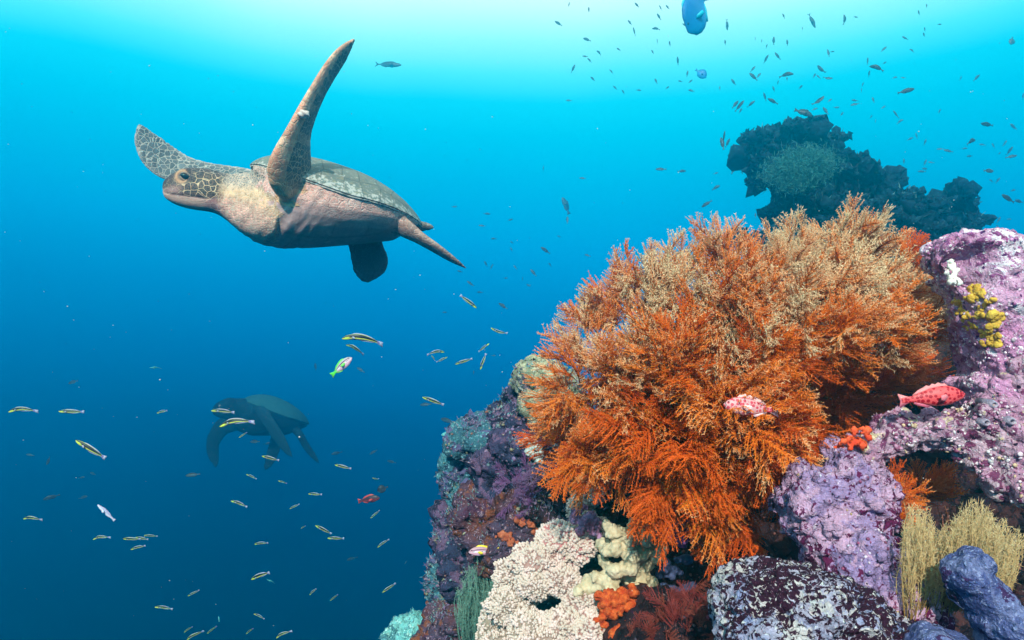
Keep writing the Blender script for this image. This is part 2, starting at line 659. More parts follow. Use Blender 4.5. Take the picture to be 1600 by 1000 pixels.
        lc = np.where(t2[:, None], lerp([0.62, 0.42, 0.28], [0.40, 0.32, 0.27], sstep(uu, .3, .6) * (1 - ld)), lc)
        mid = np.where(t2, 0.85, mid)
        small = np.where(t2, 0.2, small)
        t3 = pid == 3
        col = np.where(t3[:, None], lerp([0.085, 0.105, 0.115], [0.30, 0.30, 0.29], sstep(np.abs(lead), 0.75, 1)), col)
        lc = np.where(t3[:, None], [0.42, 0.40, 0.36], lc)
        mid = np.where(t3, 0.9, mid)
        for k, c_ in ((4, (0.055, 0.052, 0.05)), (5, (0.26, 0.17, 0.14)), (6, (0.16, 0.14, 0.12))):
            tk = pid == k
            cc = np.tile(c_, (n, 1))
            if k == 5:
                cc = lerp(cc, [0.06, 0.055, 0.055], sstep(uu + wob * 0.5, 0.35, 0.95))
                cc = lerp(cc, [0.5, 0.4, 0.33], sstep(wob + 0.25 * np.sin(uu * 90), 0.2, 0.45) * 0.7)
            col = np.where(tk[:, None], cc, col)
            lc = np.where(tk[:, None], np.array(c_) * 1.7 + 0.02, lc)
            mid = np.where(tk, 0.8, mid)
        # loose folds of the neck and shoulders
        fold = np.array([mnoise.noise(Vector((a_ * 48 + h_ * 14, h_ * 13, s_ * 10))) for a_, h_, s_ in zip(pa, ph, ps)])
        fw = np.where((pid == 1), 1 - hd, 0) + np.where(pid == 0, sstep(pa, hl * .1, hl * .45), 0) + np.where(pid == 2, 1 - sstep(uu, .1, .3), 0)
        V = V + N * (fold * fw * (1 - .6 * sstep(v, .6, .95) * (pid == 1)) * .0042)[:, None]
        col = col * (1 + .35 * np.clip(fold * fw, -1, 1))[:, None]
        # eye socket dents and brow
        dent = np.exp(-(ed / 7.0) ** 2) * t1
        V = V - N * (dent * 0.004)[:, None]
        brow = np.exp(-((ed - 11) / 3.0) ** 2) * t1 * (ny < ey + 4)
        V = V + N * (brow * 0.004)[:, None]
        V = V - N * (mouth * t1 * hd * 0.004)[:, None]
        me.vertices.foreach_set('co', V.astype(np.float32).ravel())
        me.update()
    else:
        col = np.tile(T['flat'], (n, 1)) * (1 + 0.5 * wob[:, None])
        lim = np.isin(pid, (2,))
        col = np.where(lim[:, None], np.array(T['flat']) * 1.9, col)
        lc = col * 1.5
        mid[:] = 0.5
    if T.get('detail', True):
        col = np.clip(col * np.array([1.30, 1.10, 1.06]), 0, .85)
        lc = np.clip(lc * np.array([1.12, 1.02, .98]), 0, .85)
    for k, a in (('col', col), ('linecol', lc), ('cell_big', big), ('cell_mid', mid), ('cell_small', small)):
        set_attr(me, k, a)
    me.name = 'body'
    body = add_obj('body', me, smat, root)
    # eyes on both sides of the head
    ex, ey = T['eye']
    a_, h_ = loc(ex, ey)
    ro, rf = [], []
    for sgn in (1, -1):
        tgt = V[np.argmin(np.where((pid == 1) & (np.sign(ps) == sgn), np.hypot(pa - a_, ph - h_), 9))]
        iv, if_ = ico(3)
        r = T['eye_r']
        c = tgt + l * sgn * r * 0.02
        E = np.outer(iv[:, 0] * r * 1.3, unit(f + u * 0.35)) + np.outer(iv[:, 1] * r * 0.75, l) + np.outer(iv[:, 2] * r, unit(u - f * 0.35))
        eo = add_obj('eye', mesh_np('eye', E + c, if_), emat, root)
        # heavy lids: two thin crescents round the ball
        for q, (lo, hi) in enumerate(((25, 150), (205, 325))):
            pts = []
            for t in np.linspace(math.radians(lo), math.radians(hi), 15):
                out = l * sgn * 0.42 + unit(f + u * 0.35) * math.cos(t) * 1.3 + unit(u - f * 0.35) * math.sin(t) * 0.9
                pts.append(c + out * r * 0.98)
            pts = np.array(pts)
            tg = unit(np.gradient(pts, axis=0))
            rings = []
            for i_, (p_, g_) in enumerate(zip(pts, tg)):
                n1 = unit(np.cross(g_, l))
                n2 = np.cross(g_, n1)
                w_ = r * 0.26 * math.sin(math.pi * (i_ + 0.6) / 15.2) ** 0.6
                al = np.linspace(0, 2 * math.pi, 8, endpoint=False)
                rings.append(p_ + np.outer(np.cos(al) * w_, n1) + np.outer(np.sin(al) * w_, n2))
            Vl, Fl = loft(rings)
            add_obj('eyelid', mesh_np('eyelid', Vl, Fl), M_LID, root)
    return root, body


M_LID, _nt, _b = new_mat('turtle_eyelid')
_n = noise_(_nt, nd(_nt, 'ShaderNodeTexCoord').outputs['Object'], 90.0)
_nt.links.new(mix_(_nt, _n.outputs[0], (0.10, 0.06, 0.05), (0.42, 0.26, 0.16)), _b.inputs['Base Color'])
_b.inputs['Roughness'].default_value = 0.6
M_EYE, _nt, _b = new_mat('dark_eye')
_b.inputs['Base Color'].default_value = (0.006, 0.006, 0.008, 1)
_b.inputs['Roughness'].default_value = 0.12
M_SKIN = skin_material('turtle_skin')
M_SHELL = shell_material('turtle_shell')

TD = 2.62
near_turtle = dict(
    D=TD, front=(388, 270, TD - 0.14), rear=(662, 341, TD + 0.14), roll=math.radians(-4), W=0.27, H=0.108, rimlift=0.03,
    belly=[(372, 352), (395, 374), (416, 382), (445, 386), (490, 385), (541, 381), (580, 377), (612, 374), (634, 362), (655, 348)],
    head=[(254.0, 287, 299, .012, -.20), (257, 281, 308, .026, -.20), (264, 275, 314, .038, -.20), (275, 268, 320, .048, -.195), (290, 263, 325, .056, -.19),
          (305, 262, 328, .061, -.185), (320, 263, 330, .063, -.18), (335, 266, 333, .062, -.172), (350, 270, 341, .062, -.165),
          (366, 271, 355, .075, -.155), (384, 270, 368, .105, -.14), (404, 272, 378, .15, -.125), (426, 278, 383, .17, -.10)],
    headx=(254, 350), eye=(289.5, 275.5), eye_dd=-.19, eye_r=0.0145,
    lumps=[(468, 312, -.10, .095, .055, .135, -.35, 0), (500, 318, -.08, .13, .05, .15, -.3, 0), (425, 318, -.06, .10, .07, .12, -.2, 0)],
    flip_l=[(500, 318, .02, 14, .3, .05), (478, 308, -.14, 20, .4, .050), (461, 293, -.25, 29, .55, .046), (454, 272, -.31, 33, .75, .040), (459, 243, -.34, 28, .9, .032), (468, 208, -.36, 18, 1.05, .025),
            (482, 174, -.37, 14, 1.1, .021), (498, 142, -.37, 12, 1.1, .018), (515, 113, -.36, 12, 1.05, .015), (532, 88, -.35, 11, 1.0, .012), (545, 71, -.34, 6.5, .9, .009), (555, 60, -.33, 1.0, .8, .005)],
    lead=-1.0,
    flip_r=[(420, 300, .12, 30, .4, .04), (370, 290, .16, 30, .4, .036), (322, 276, .16, 23, .4, .028), (287, 266, .15, 24, .35, .020), (259, 252, .13, 27, .3, .015), (241, 236, .11, 25, .3, .013), (228, 217, .09, 18, .3, .011), (221, 202, .08, 9, .3, .009), (218, 194, .08, 2.5, .3, .006)],
    rear_a=[(580, 350, .16, 24, .3, .03), (570, 372, .17, 26, .35, .025), (573, 392, .17, 27, .4, .021), (577, 408, .17, 29, .45, .018), (574, 422, .17, 25, .45, .016), (572, 433, .17, 16, .45, .013), (571, 441, .17, 5, .45, .009)],
    rear_b=[(612, 345, -.02, 17, .6, .03), (636, 360, -.05, 13, .8, .026), (656, 373, -.06, 9, .95, .019), (680, 388, -.06, 7.5, 1.05, .014), (704, 404, -.05, 5.5, 1.05, .010), (720, 414, -.04, 3, 1.0, .006), (731, 421, -.03, .6, .8, .003)],
    tail=[(628, 356, .12, 14, .3, .028), (645, 354, .15, 11, .4, .02), (660, 354, .17, 8, .5, .015), (672, 355, .18, 5, .5, .010), (678, 356, .18, 1.5, .4, .004)],
    voxel=0.0048)
rt, _b1 = build_turtle(near_turtle, M_SKIN, M_SHELL, M_EYE)
tag(rt, 'large sea turtle with one flipper raised high and scaled face in profile', 'turtle', 'sea turtles')
# a pale barnacle on the raised flipper
iv, if_ = ico(3)
bc = P(475, 178, TD - 0.425)
bv = iv * np.array([0.019, 0.016, 0.013]) * (1 + 0.16 * np.sin(iv[:, [0]] * 5 + iv[:, [2]] * 4))
M_BARN, _nt, _b = new_mat('barnacle_shell')
_b.inputs['Base Color'].default_value = (0.62, 0.47, 0.42, 1)
_b.inputs['Roughness'].default_value = 0.7
bar = tag(add_obj('barnacle', mesh_np('barnacle', bv + bc, if_), M_BARN, None, bc), 'pale pink barnacle stuck on the edge of the raised flipper', 'barnacle')

M_SKIN2 = skin_material('dimmed_turtle_skin')
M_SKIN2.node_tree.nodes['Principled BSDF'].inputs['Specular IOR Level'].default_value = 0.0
M_SHELL2, _nt, _b = new_mat('dimmed_shell')  # far shell darkened and blued: weak light and distance painted in
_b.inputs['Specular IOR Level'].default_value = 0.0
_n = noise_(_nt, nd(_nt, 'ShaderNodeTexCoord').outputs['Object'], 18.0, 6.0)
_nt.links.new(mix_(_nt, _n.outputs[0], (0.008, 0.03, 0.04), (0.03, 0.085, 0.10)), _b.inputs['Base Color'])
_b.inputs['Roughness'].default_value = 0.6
TD2 = 10.0
KS = TD2 / 7.4
far_turtle = dict(
    D=TD2, front=(378, 628, TD2 - 0.2 * KS), rear=(484, 661, TD2 + 0.2 * KS), roll=math.radians(3), W=0.34 * KS, H=0.15 * KS, rimlift=0.02,
    belly=[(364, 664), (374, 674), (392, 680), (424, 680), (445, 679), (462, 672), (475, 667)],
    head=[(332, 638, 646, .02, -.33), (335, 633, 649, .05, -.33), (341, 628, 652, .075, -.32), (349, 624, 655, .09, -.31), (358, 621, 657, .095, -.29),
          (367, 622, 662, .10, -.26), (378, 622, 668, .15, -.22), (392, 624, 674, .2, -.18)],
    headx=(332, 362), eye=(342, 634), eye_dd=-.3, eye_r=0.015,
    flip_l=[(398, 650, -.22, 9, .3, .05), (405, 642, -.36, 9.5, .4, .05), (414, 651, -.44, 9.5, .5, .04), (424, 666, -.48, 9, .6, .03), (436, 685, -.50, 9, .6, .025), (447, 702, -.50, 6.5, .6, .018), (455, 713, -.5, 3, .5, .01), (460, 720, -.5, .6, .5, .005)],
    lead=1.0,
    flip_r=[(376, 660, .1, 12, .3, .06), (352, 664, .2, 14, .3, .05), (339, 678, .24, 12, .3, .04), (332, 694, .26, 10.5, .3, .03), (333, 710, .26, 9, .3, .025), (336, 723, .26, 6, .3, .018), (337, 731, .26, 1.5, .3, .008)],
    rear_a=[(436, 668, .05, 9, .3, .06), (432, 686, .06, 9.5, .3, .04), (427, 704, .06, 9.5, .3, .03), (421, 720, .05, 8.5, .3, .02), (416, 730, .05, 5, .3, .015), (414, 735, .05, 1.2, .3, .008)],
    rear_b=[(458, 668, -.1, 7, .3, .05), (469, 681, -.12, 6, .3, .04), (478, 697, -.12, 6, .3, .03), (488, 711, -.12, 5.5, .3, .02), (495, 720, -.12, 3.5, .3, .015), (499, 725, -.12, 1, .3, .008)],
    detail=False, flat=(0.004, 0.012, 0.018), voxel=0.017)  # flat: near-black blue skin, the weak light at distance put into the colour
for k_, ix in (('head', (3, 4)), ('flip_l', (2, 5)), ('flip_r', (2, 5)), ('rear_a', (2, 5)), ('rear_b', (2, 5))):
    far_turtle[k_] = [tuple(v * KS if q in ix else v for q, v in enumerate(st)) for st in far_turtle[k_]]
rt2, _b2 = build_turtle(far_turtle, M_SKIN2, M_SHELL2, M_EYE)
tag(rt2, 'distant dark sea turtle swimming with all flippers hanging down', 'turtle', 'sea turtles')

# ================================================================== reef rock
def reef_material(name, a, b, patch, blotch, speck, s_patch=16.0, s_blotch=34.0, s_speck=120.0,
                  t_patch=0.52, t_blotch=0.56, t_speck=0.60, pits=(0.03, 0.01, 0.03), bump=1.0, fine=0.35, pit_t=0.88, pit_s=70.0):
    """crusts of coralline algae: two mixed ground colours, irregular patches, darker blotches, pale grains, pits"""
    m, nt, bs = new_mat(name)
    co = nd(nt, 'ShaderNodeTexCoord').outputs['Object']
    w = noise_(nt, co, 20.0, 3.0)
    vec = nd(nt, 'ShaderNodeVectorMath', {0: co, 1: nd(nt, 'ShaderNodeVectorMath', {0: w.outputs['Color'], 'Scale': 0.03}, operation='SCALE').outputs[0]}, operation='ADD').outputs[0]
    n1 = noise_(nt, vec, 9.0, 6.0, 0.62)
    col = mix_(nt, step_(nt, n1.outputs[0], 0.40, 0.60), a, b)
    n2 = noise_(nt, vec, s_patch, 7.0, 0.62, 0.4)
    f2 = step_(nt, n2.outputs[0], t_patch, t_patch + 0.035)
    col = mix_(nt, f2, col, patch)
    n3 = noise_(nt, vec, s_blotch, 5.0, 0.58, 0.6)
    big = noise_(nt, vec, 7.0, 2.0)
    n3v = math_(nt, 'ADD', n3.outputs[0], math_(nt, 'MULTIPLY', math_(nt, 'SUBTRACT', big.outputs[0], 0.5), 0.75))
    f3 = step_(nt, n3v, t_blotch, t_blotch + 0.03)
    col = mix_(nt, f3, col, blotch)
    n4 = noise_(nt, co, s_speck, 3.0, 0.6)
    f4 = step_(nt, n4.outputs[0], t_speck, t_speck + 0.05)
    col = mix_(nt, f4, col, speck)
    v = voro_(nt, vec, pit_s)
    vs = nd(nt, 'ShaderNodeSeparateColor', {0: v.outputs['Color']})
    hole = math_(nt, 'MULTIPLY', math_(nt, 'LESS_THAN', v.outputs['Distance'], 0.22), math_(nt, 'GREATER_THAN', vs.outputs[0], pit_t))
    col = mix_(nt, hole, col, pits)
    n5 = noise_(nt, co, 260.0, 3.0, 0.6)
    col = mix_(nt, fine * 2, col, mix_(nt, n5.outputs[0], (0.25, 0.25, 0.25), (1.6, 1.6, 1.6)), 'MULTIPLY')
    nt.links.new(col, bs.inputs['Base Color'])
    bs.inputs['Roughness'].default_value = 0.9
    bs.inputs['Specular IOR Level'].default_value = 0.12
    h = math_(nt, 'ADD', math_(nt, 'MULTIPLY', n2.outputs[0], 1.2), math_(nt, 'MULTIPLY', n3.outputs[0], 0.9))
    h = math_(nt, 'ADD', h, math_(nt, 'MULTIPLY', n4.outputs[0], 0.35))
    h = math_(nt, 'ADD', h, math_(nt, 'MULTIPLY', n5.outputs[0], 0.15))
    h = math_(nt, 'SUBTRACT', h, math_(nt, 'MULTIPLY', hole, 0.6))
    bp = nd(nt, 'ShaderNodeBump', {'Height': h, 'Strength': 1.0 * bump, 'Distance': 0.014})
    nt.links.new(bp.outputs[0], bs.inputs['Normal'])
    return m


def lump_cloud(lumps, rng, sub=7, spread=0.75, box=1.0, tilt=0.0):
    """ellipsoids (px, py, d, rx px, ry px, rz m) each broken up by smaller ones on its surface"""
    iv, if_ = ico(3)
    parts = []
    for (px, py, d, rx, ry, rz) in lumps:
        k = d / FPX
        c = P(px, py, d)
        R = np.array([rx * k, rz, ry * k])
        B = np.sign(iv) * np.abs(iv) ** box
        B = B * R * 0.92
        ct, st = math.cos(tilt), math.sin(tilt)
        B = np.stack([B[:, 0] * ct - B[:, 2] * st, B[:, 1], B[:, 0] * st + B[:, 2] * ct], -1)
        parts.append((B + c, [if_]))
        for _ in range(sub):
            n = unit(rng.normal(size=3))
            r = R * rng.uniform(0.28, 0.52) * rng.uniform(0.75, 1.25, 3)
            parts.append((iv * r + c + n * R * spread, [if_]))
    return join(parts)


def rock_thing(name, label, cat, lumps, mat, seed, voxel=0.0045, sub=7, disp=None, kind=None, group=None, smooth=2, spread=0.68, box=0.8, tilt=0.0, dents=()):
    rng = np.random.default_rng(seed)
    V, F = lump_cloud(lumps, rng, sub, spread, box, tilt)
    org = base_of(V)
    if disp is None:
        disp = (('CLOUDS', 0.09, 0.045), ('HARD', 0.040, 0.030), ('CLOUDS', 0.016, 0.012), ('HARD', 0.008, -0.006))
    me = remesh(V, F, voxel, smooth, disp)
    if dents:
        W = verts_of(me)
        for (px, py, d, r, dep) in dents:
            q = P(px, py, d)
            k = np.exp(-(np.hypot(W[:, 0] - q[0], W[:, 2] - q[2]) / r) ** 2) * (W[:, 1] < d + r)
            W[:, 1] += k * dep
        me.vertices.foreach_set('co', W.astype(np.float32).ravel())
        me.update()
    me.name = name
    o = add_obj(name, me, mat, None, org)
    if kind:
        o['kind'] = kind
    else:
        tag(o, label, cat, group)
    return o


def surface_points(o, n, rng, test=None):
    """random points and normals on a built object, in world space"""
    me = o.data
    V = verts_of(me) + np.array(o.location)
    N = normals_of(me)
    if o.parent:
        V = V + np.array(o.parent.location)
    ok = np.arange(len(V))
    if test is not None:
        ok = ok[test(V, N)]
    if len(ok) == 0:
        return np.zeros((0, 3)), np.zeros((0, 3))
    i = rng.choice(ok, n)
    return V[i], N[i]


def pix(V):
    return 800 + V[:, 0] / V[:, 1] * FPX, 500 - (V[:, 2] - CZ) / V[:, 1] * FPX


def facing(V, N):
    return np.einsum('ij,ij->i', N, np.array([0, 0, CZ]) - V) > 0


def region(x0, y0, x1, y1):
    def t(V, N):
        x, y = pix(V)
        return facing(V, N) & (x > x0) & (x < x1) & (y > y0) & (y < y1)
    return t


def nubs(pts, nrm, r0, r1, rng, lift=0.4, squash=1.0, sub=1):
    iv, if_ = ico(sub)
    parts = []
    rr = rng.uniform(r0, r1, len(pts))
    n = len(pts)
    sc = rr[:, None] * rng.uniform(0.75, 1.3, (n, 3))
    V = iv[None] * sc[:, None, :]
    if squash != 1.0:        # stretch along the normal
        dn = np.einsum('nij,nj->ni', V, nrm)
        V = V + (squash - 1) * dn[..., None] * nrm[:, None, :]
    V = V + (pts + nrm * (rr * lift)[:, None])[:, None, :]
    F = (if_[None] + (np.arange(n) * len(iv))[:, None, None]).reshape(-1, 3)
    return V.reshape(-1, 3), F, rr


def add_stuff(name, V, F, mat, attrs=None):
    o = add_obj(name, mesh_np(name, V, F, attrs=attrs), mat, None, base_of(V))
    o['kind'] = 'stuff'
    return o


# palettes
R_DARK = reef_material('dark_reef_rock', (0.020, 0.012, 0.018), (0.038, 0.016, 0.018), (0.060, 0.022, 0.022), (0.010, 0.006, 0.010), (0.13, 0.07, 0.07), t_speck=.64)
R_PINK = reef_material('pink_crust_rock', (0.55, 0.24, 0.42), (0.62, 0.36, 0.50), (0.78, 0.68, 0.74), (0.30, 0.08, 0.22), (0.85, 0.78, 0.80), s_patch=17, s_blotch=70, t_patch=.57, t_blotch=.57, t_speck=.60, pits=(.10, .02, .12), pit_t=.66, pit_s=62)
R_RED = reef_material('red_crust_rock', (0.45, 0.06, 0.07), (0.50, 0.20, 0.16), (0.62, 0.42, 0.44), (0.20, 0.02, 0.05), (0.75, 0.65, 0.62), s_patch=26)
R_LAV = reef_material('lavender_rock', (0.31, 0.21, 0.40), (0.42, 0.26, 0.42), (0.50, 0.30, 0.44), (0.11, 0.010, 0.055), (0.60, 0.47, 0.58), s_patch=11, s_blotch=92, t_patch=.50, t_blotch=.515, t_speck=.63, fine=.28)
R_MOTTLE = reef_material('mottled_pink_rock', (0.48, 0.24, 0.36), (0.55, 0.40, 0.46), (0.66, 0.52, 0.34), (0.20, 0.05, 0.12), (0.80, 0.72, 0.72), s_patch=36, s_blotch=70, t_patch=.60, t_blotch=.54, t_speck=.62)
R_SPOT = reef_material('white_spotted_rock', (0.40, 0.38, 0.50), (0.22, 0.26, 0.46), (0.56, 0.52, 0.52), (0.035, 0.008, 0.022), (0.60, 0.62, 0.62), s_patch=28, s_blotch=120, t_patch=.5, t_blotch=.43, t_speck=.62)
R_BLUE = reef_material('blue_crust_rock', (0.06, 0.075, 0.20), (0.09, 0.11, 0.26), (0.13, 0.15, 0.30), (0.045, 0.02, 0.08), (0.24, 0.27, 0.46), s_patch=20, s_blotch=36, s_speck=190, t_blotch=.58, t_speck=.58, bump=1.0, fine=.48)
R_PURP = reef_material('purple_slope_rock', (0.030, 0.035, 0.075), (0.060, 0.045, 0.10), (0.13, 0.075, 0.14), (0.015, 0.014, 0.03), (0.22, 0.19, 0.26), s_patch=18, t_speck=.64)
R_TEAL = reef_material('teal_turf_rock', (0.04, 0.11, 0.15), (0.07, 0.22, 0.26), (0.10, 0.09, 0.19), (0.02, 0.035, 0.07), (0.20, 0.40, 0.44), s_patch=15, t_speck=.60)
R_RUST = reef_material('rusty_slope_rock', (0.075, 0.045, 0.08), (0.12, 0.040, 0.04), (0.20, 0.06, 0.03), (0.08, 0.03, 0.06), (0.34, 0.24, 0.30), s_patch=22, t_patch=.54)
R_OLIVE = reef_material('olive_crust_rock', (0.24, 0.25, 0.16), (0.32, 0.30, 0.22), (0.44, 0.40, 0.26), (0.10, 0.10, 0.10), (0.46, 0.46, 0.40), s_patch=20)

# the reef itself, going down and away behind everything that grows on it
terr = rock_thing('terrain', None, None, [
    (1180, 680, 2.00, 230, 210, .32), (960, 830, 2.0, 170, 170, .28), (800, 780, 2.15, 70, 110, .2), (760, 950, 2.15, 60, 140, .22), (1360, 720, 1.95, 230, 220, .30), (1560, 790, 2.0, 200, 270, .30),
    (1180, 960, 1.70, 330, 150, .36), (870, 1000, 2.05, 120, 230, .30), (1640, 1060, 1.60, 160, 130, .30), (1300, 1180, 1.5, 560, 200, .50), (1000, 1420, 2.0, 420, 330, .70),
    (1500, 1500, 1.8, 520, 350, .8), (1030, 985, 1.30, 70, 40, .10), (1085, 1010, 1.20, 80, 40, .10)],
    R_DARK, 3, voxel=0.009, sub=9, kind='structure', disp=(('CLOUDS', 0.14, 0.09), ('HARD', 0.06, -0.06), ('CLOUDS', 0.025, 0.02)))

# ---- right hand side: the pink pinnacle and what leans on it
pin = rock_thing('rock_pinnacle', 'tall pink and white crusted rock pinnacle standing right of the orange coral', 'rock', [
    (1530, 412, 1.12, 60, 58, .07), (1550, 490, 1.12, 58, 75, .08), (1570, 560, 1.11, 58, 64, .085), (1562, 618, 1.10, 60, 47, .085),
    (1490, 400, 1.13, 26, 36, .05), (1474, 446, 1.16, 17, 19, .04)], R_PINK, 21, voxel=.0032, sub=4, spread=.55, box=.55, tilt=math.radians(15),
    disp=(('CLOUDS', 0.07, 0.022), ('HARD', 0.045, 0.024), ('CLOUDS', 0.014, 0.010), ('HARD', 0.007, -0.005)), dents=[(1490, 408, 1.12, .026, .06), (1502, 440, 1.12, .018, .04)])
redr = rock_thing('red_rock', 'red and orange crusted rock at the far right edge behind the pink pinnacle', 'rock', [
    (1606, 440, 1.22, 38, 60, .07), (1602, 540, 1.2, 34, 60, .08), (1630, 480, 1.25, 60, 90, .1)], R_RED, 22, voxel=.004)
lump = rock_thing('pitted_rock', 'knobbly dark pink rock with round openings at the right edge below the pinnacle', 'rock', [
    (1560, 650, 1.04, 50, 40, .05), (1585, 690, 1.03, 52, 47, .06), (1600, 610, 1.06, 47, 59, .06), (1596, 750, 1.02, 42, 42, .06)], R_MOTTLE, 23, voxel=.0036)
arch = rock_thing('arch_rock', 'mottled pink rock arching over the dark hollow below the red spotted fish', 'rock', [
    (1420, 672, 1.08, 54, 36, .05), (1470, 668, 1.07, 56, 33, .05), (1515, 672, 1.06, 54, 38, .05), (1550, 705, 1.05, 49, 44, .05), (1570, 745, 1.04, 44, 38, .05), (1380, 695, 1.08, 38, 28, .04), (1352, 708, 1.08, 33, 26, .04)],
    R_MOTTLE, 24, voxel=.0034, sub=6)
ridge = rock_thing('lavender_rock', 'lavender rock ridge with maroon blotches left of the dark hollow', 'rock', [
    (1330, 742, 1.06, 57, 46, .06), (1286, 788, 1.04, 64, 48, .07), (1338, 800, 1.03, 51, 66, .07), (1300, 850, 1.01, 57, 51, .07), (1352, 876, .99, 59, 66, .08),
    (1310, 905, .99, 62, 48, .07), (1384, 950, .96, 66, 62, .08), (1252, 812, 1.05, 29, 29, .05), (1265, 745, 1.08, 24, 20, .04)], R_LAV, 25, voxel=.0033, sub=5, spread=.5, box=.65, tilt=-.5,
    disp=(('CLOUDS', 0.10, 0.05), ('HARD', 0.06, 0.044), ('HARD', 0.020, -0.014), ('CLOUDS', 0.008, 0.006)))
bould = rock_thing('spotted_boulder', 'dark maroon boulder covered with white spots at the bottom of the frame', 'boulder', [
    (1180, 930, .93, 62, 40, .07), (1250, 945, .91, 72, 52, .09), (1315, 960, .90, 60, 44, .08), (1200, 985, .89, 80, 46, .09), (1300, 1010, .88, 90, 50, .09), (1390, 1000, .88, 50, 40, .07)],
    R_SPOT, 26, voxel=.003, sub=6, disp=(('CLOUDS', 0.07, 0.034), ('HARD', 0.03, -0.022), ('CLOUDS', 0.012, 0.010), ('HARD', 0.006, -0.004)))
blue = rock_thing('blue_rock', 'blue pointed rock in front of the yellow tuft in the bottom right corner', 'rock', [
    (1524, 882, .82, 20, 26, .03), (1518, 905, .82, 40, 28, .035), (1540, 930, .82, 40, 36, .04), (1562, 965, .81, 36, 38, .045), (1592, 1005, .80, 40, 44, .05), (1500, 1040, .80, 80, 40, .06)],
    R_BLUE, 27, voxel=.0028, sub=4, spread=.5, box=.7, tilt=-.5, smooth=3, disp=(('CLOUDS', 0.07, 0.022), ('HARD', 0.03, -0.010), ('CLOUDS', 0.010, 0.005)), dents=[(1500, 960, .8, .02, .04)])
# ---- left hand slope, rock by rock
slope = []
for i, (lab, lumps, mat) in enumerate([
    ('olive and cream topped rock jutting out left of the orange coral', [(842, 590, 1.80, 34, 24, .06), (862, 625, 1.8, 34, 40, .07)], R_OLIVE),
    ('dark purple rock just below the olive topped rock on the slope', [(828, 650, 1.88, 36, 34, .07), (800, 662, 1.9, 26, 22, .05)], R_PURP),
    ('teal turfed rock at the left shoulder of the slope', [(752, 690, 1.95, 40, 20, .06), (788, 694, 1.94, 38, 24, .06)], R_TEAL),
    ('purple rock with a pale ledge in the upper middle of the slope', [(820, 705, 1.82, 44, 30, .07), (800, 745, 1.85, 48, 40, .07), (850, 735, 1.8, 34, 30, .06)], R_PURP),
    ('rounded teal rock on the outer left edge of the slope', [(724, 745, 2.0, 34, 32, .07), (750, 775, 1.97, 40, 34, .07)], R_TEAL),
    ('rust and purple rock in the middle of the slope above the yellow tailed fish', [(770, 810, 1.86, 52, 44, .08), (830, 800, 1.8, 50, 44, .08), (800, 850, 1.78, 56, 40, .08), (860, 870, 1.74, 40, 44, .07)], R_RUST),
    ('dark maroon rock below the hanging left end of the orange coral', [(880, 790, 1.70, 46, 40, .07), (900, 840, 1.68, 30, 40, .06)], R_DARK),
    ('dark blue purple rock on the lower left edge of the slope', [(718, 830, 2.0, 26, 40, .07), (735, 880, 1.96, 40, 40, .08)], R_PURP),
    ('small teal rock sticking out at the lower left of the slope', [(700, 905, 2.0, 18, 26, .05), (712, 885, 2.0, 20, 18, .05)], R_TEAL),
    ('maroon rock at the foot of the slope beside the green tuft', [(715, 965, 1.95, 28, 40, .07), (700, 1010, 1.95, 40, 30, .07)], R_RUST)]):
    slope.append(rock_thing('slope_rock', lab, 'rock', lumps, mat, 40 + i, voxel=.0048, sub=6, spread=.6, group='rocks of the left slope',
                            disp=(('CLOUDS', 0.12, 0.07), ('HARD', 0.07, -0.075), ('HARD', 0.025, -0.030), ('CLOUDS', 0.012, 0.014))))
low = rock_thing('teal_rock', 'low turquoise knobbly rock at the bottom edge left of the reef', 'rock', [
    (648, 985, 2.15, 34, 26, .07), (622, 1000, 2.15, 28, 20, .06), (672, 1002, 2.15, 40, 28, .07), (650, 1030, 2.15, 70, 30, .1), (690, 985, 2.12, 18, 14, .04)],
    reef_material('turquoise_turf_rock', (0.14, 0.42, 0.42), (0.22, 0.52, 0.50), (0.07, 0.20, 0.24), (0.03, 0.06, 0.10), (0.40, 0.68, 0.66), s_patch=20, t_patch=.54, t_blotch=.58), 60, voxel=.005, sub=12)

# ---- small crusts of every colour that roughen the rocks: nobody could count them
CR, nt, bs = new_mat('crust')
ca = attr_(nt, 'col').outputs['Color']
nn = noise_(nt, nd(nt, 'ShaderNodeTexCoord').outputs['Object'], 240.0, 4.0)
nt.links.new(mix_(nt, 0.7, ca, mix_(nt, nn.outputs[0], (0.3, 0.3, 0.3), (1.5, 1.5, 1.5)), 'MULTIPLY'), bs.inputs['Base Color'])
bs.inputs['Roughness'].default_value = 0.7
nt.links.new(nd(nt, 'ShaderNodeBump', {'Height': nn.outputs[0], 'Strength': 0.6, 'Distance': 0.003}).outputs[0], bs.inputs['Normal'])


def crust_on(objs, n, pal, r0, r1, seed, test=None, squash=0.6, clump=0.0):
    rng = np.random.default_rng(seed)
    Vs, Fs, Cs, off = [], [], [], 0
    for o in objs:
        p, q = surface_points(o, n, rng, test or facing)
        if len(p) == 0:
            continue
        if clump:
            keep = np.array([mnoise.noise(Vector(v * clump)) for v in p]) > 0.08
            p, q = p[keep], q[keep]
        V, F, rr = nubs(p, q, r0, r1, rng, 0.15, squash)
        idx = np.array([int(abs(mnoise.noise(Vector(v * 14 + np.array([3.1, 7.7, 1.3])))) * 7.99 * 2 + rng.random() * 1.2) % len(pal) for v in p])
        C = np.array(pal)[idx] * rng.uniform(0.7, 1.25, (len(p), 1))
        Vs.append(V)
        Fs.append(F + off)
        Cs.append(np.repeat(C, len(V) // max(len(p), 1), 0))
        off += len(V)
    return add_stuff('coralline_crust', np.concatenate(Vs), np.concatenate(Fs), CR, {'col': np.concatenate(Cs)})


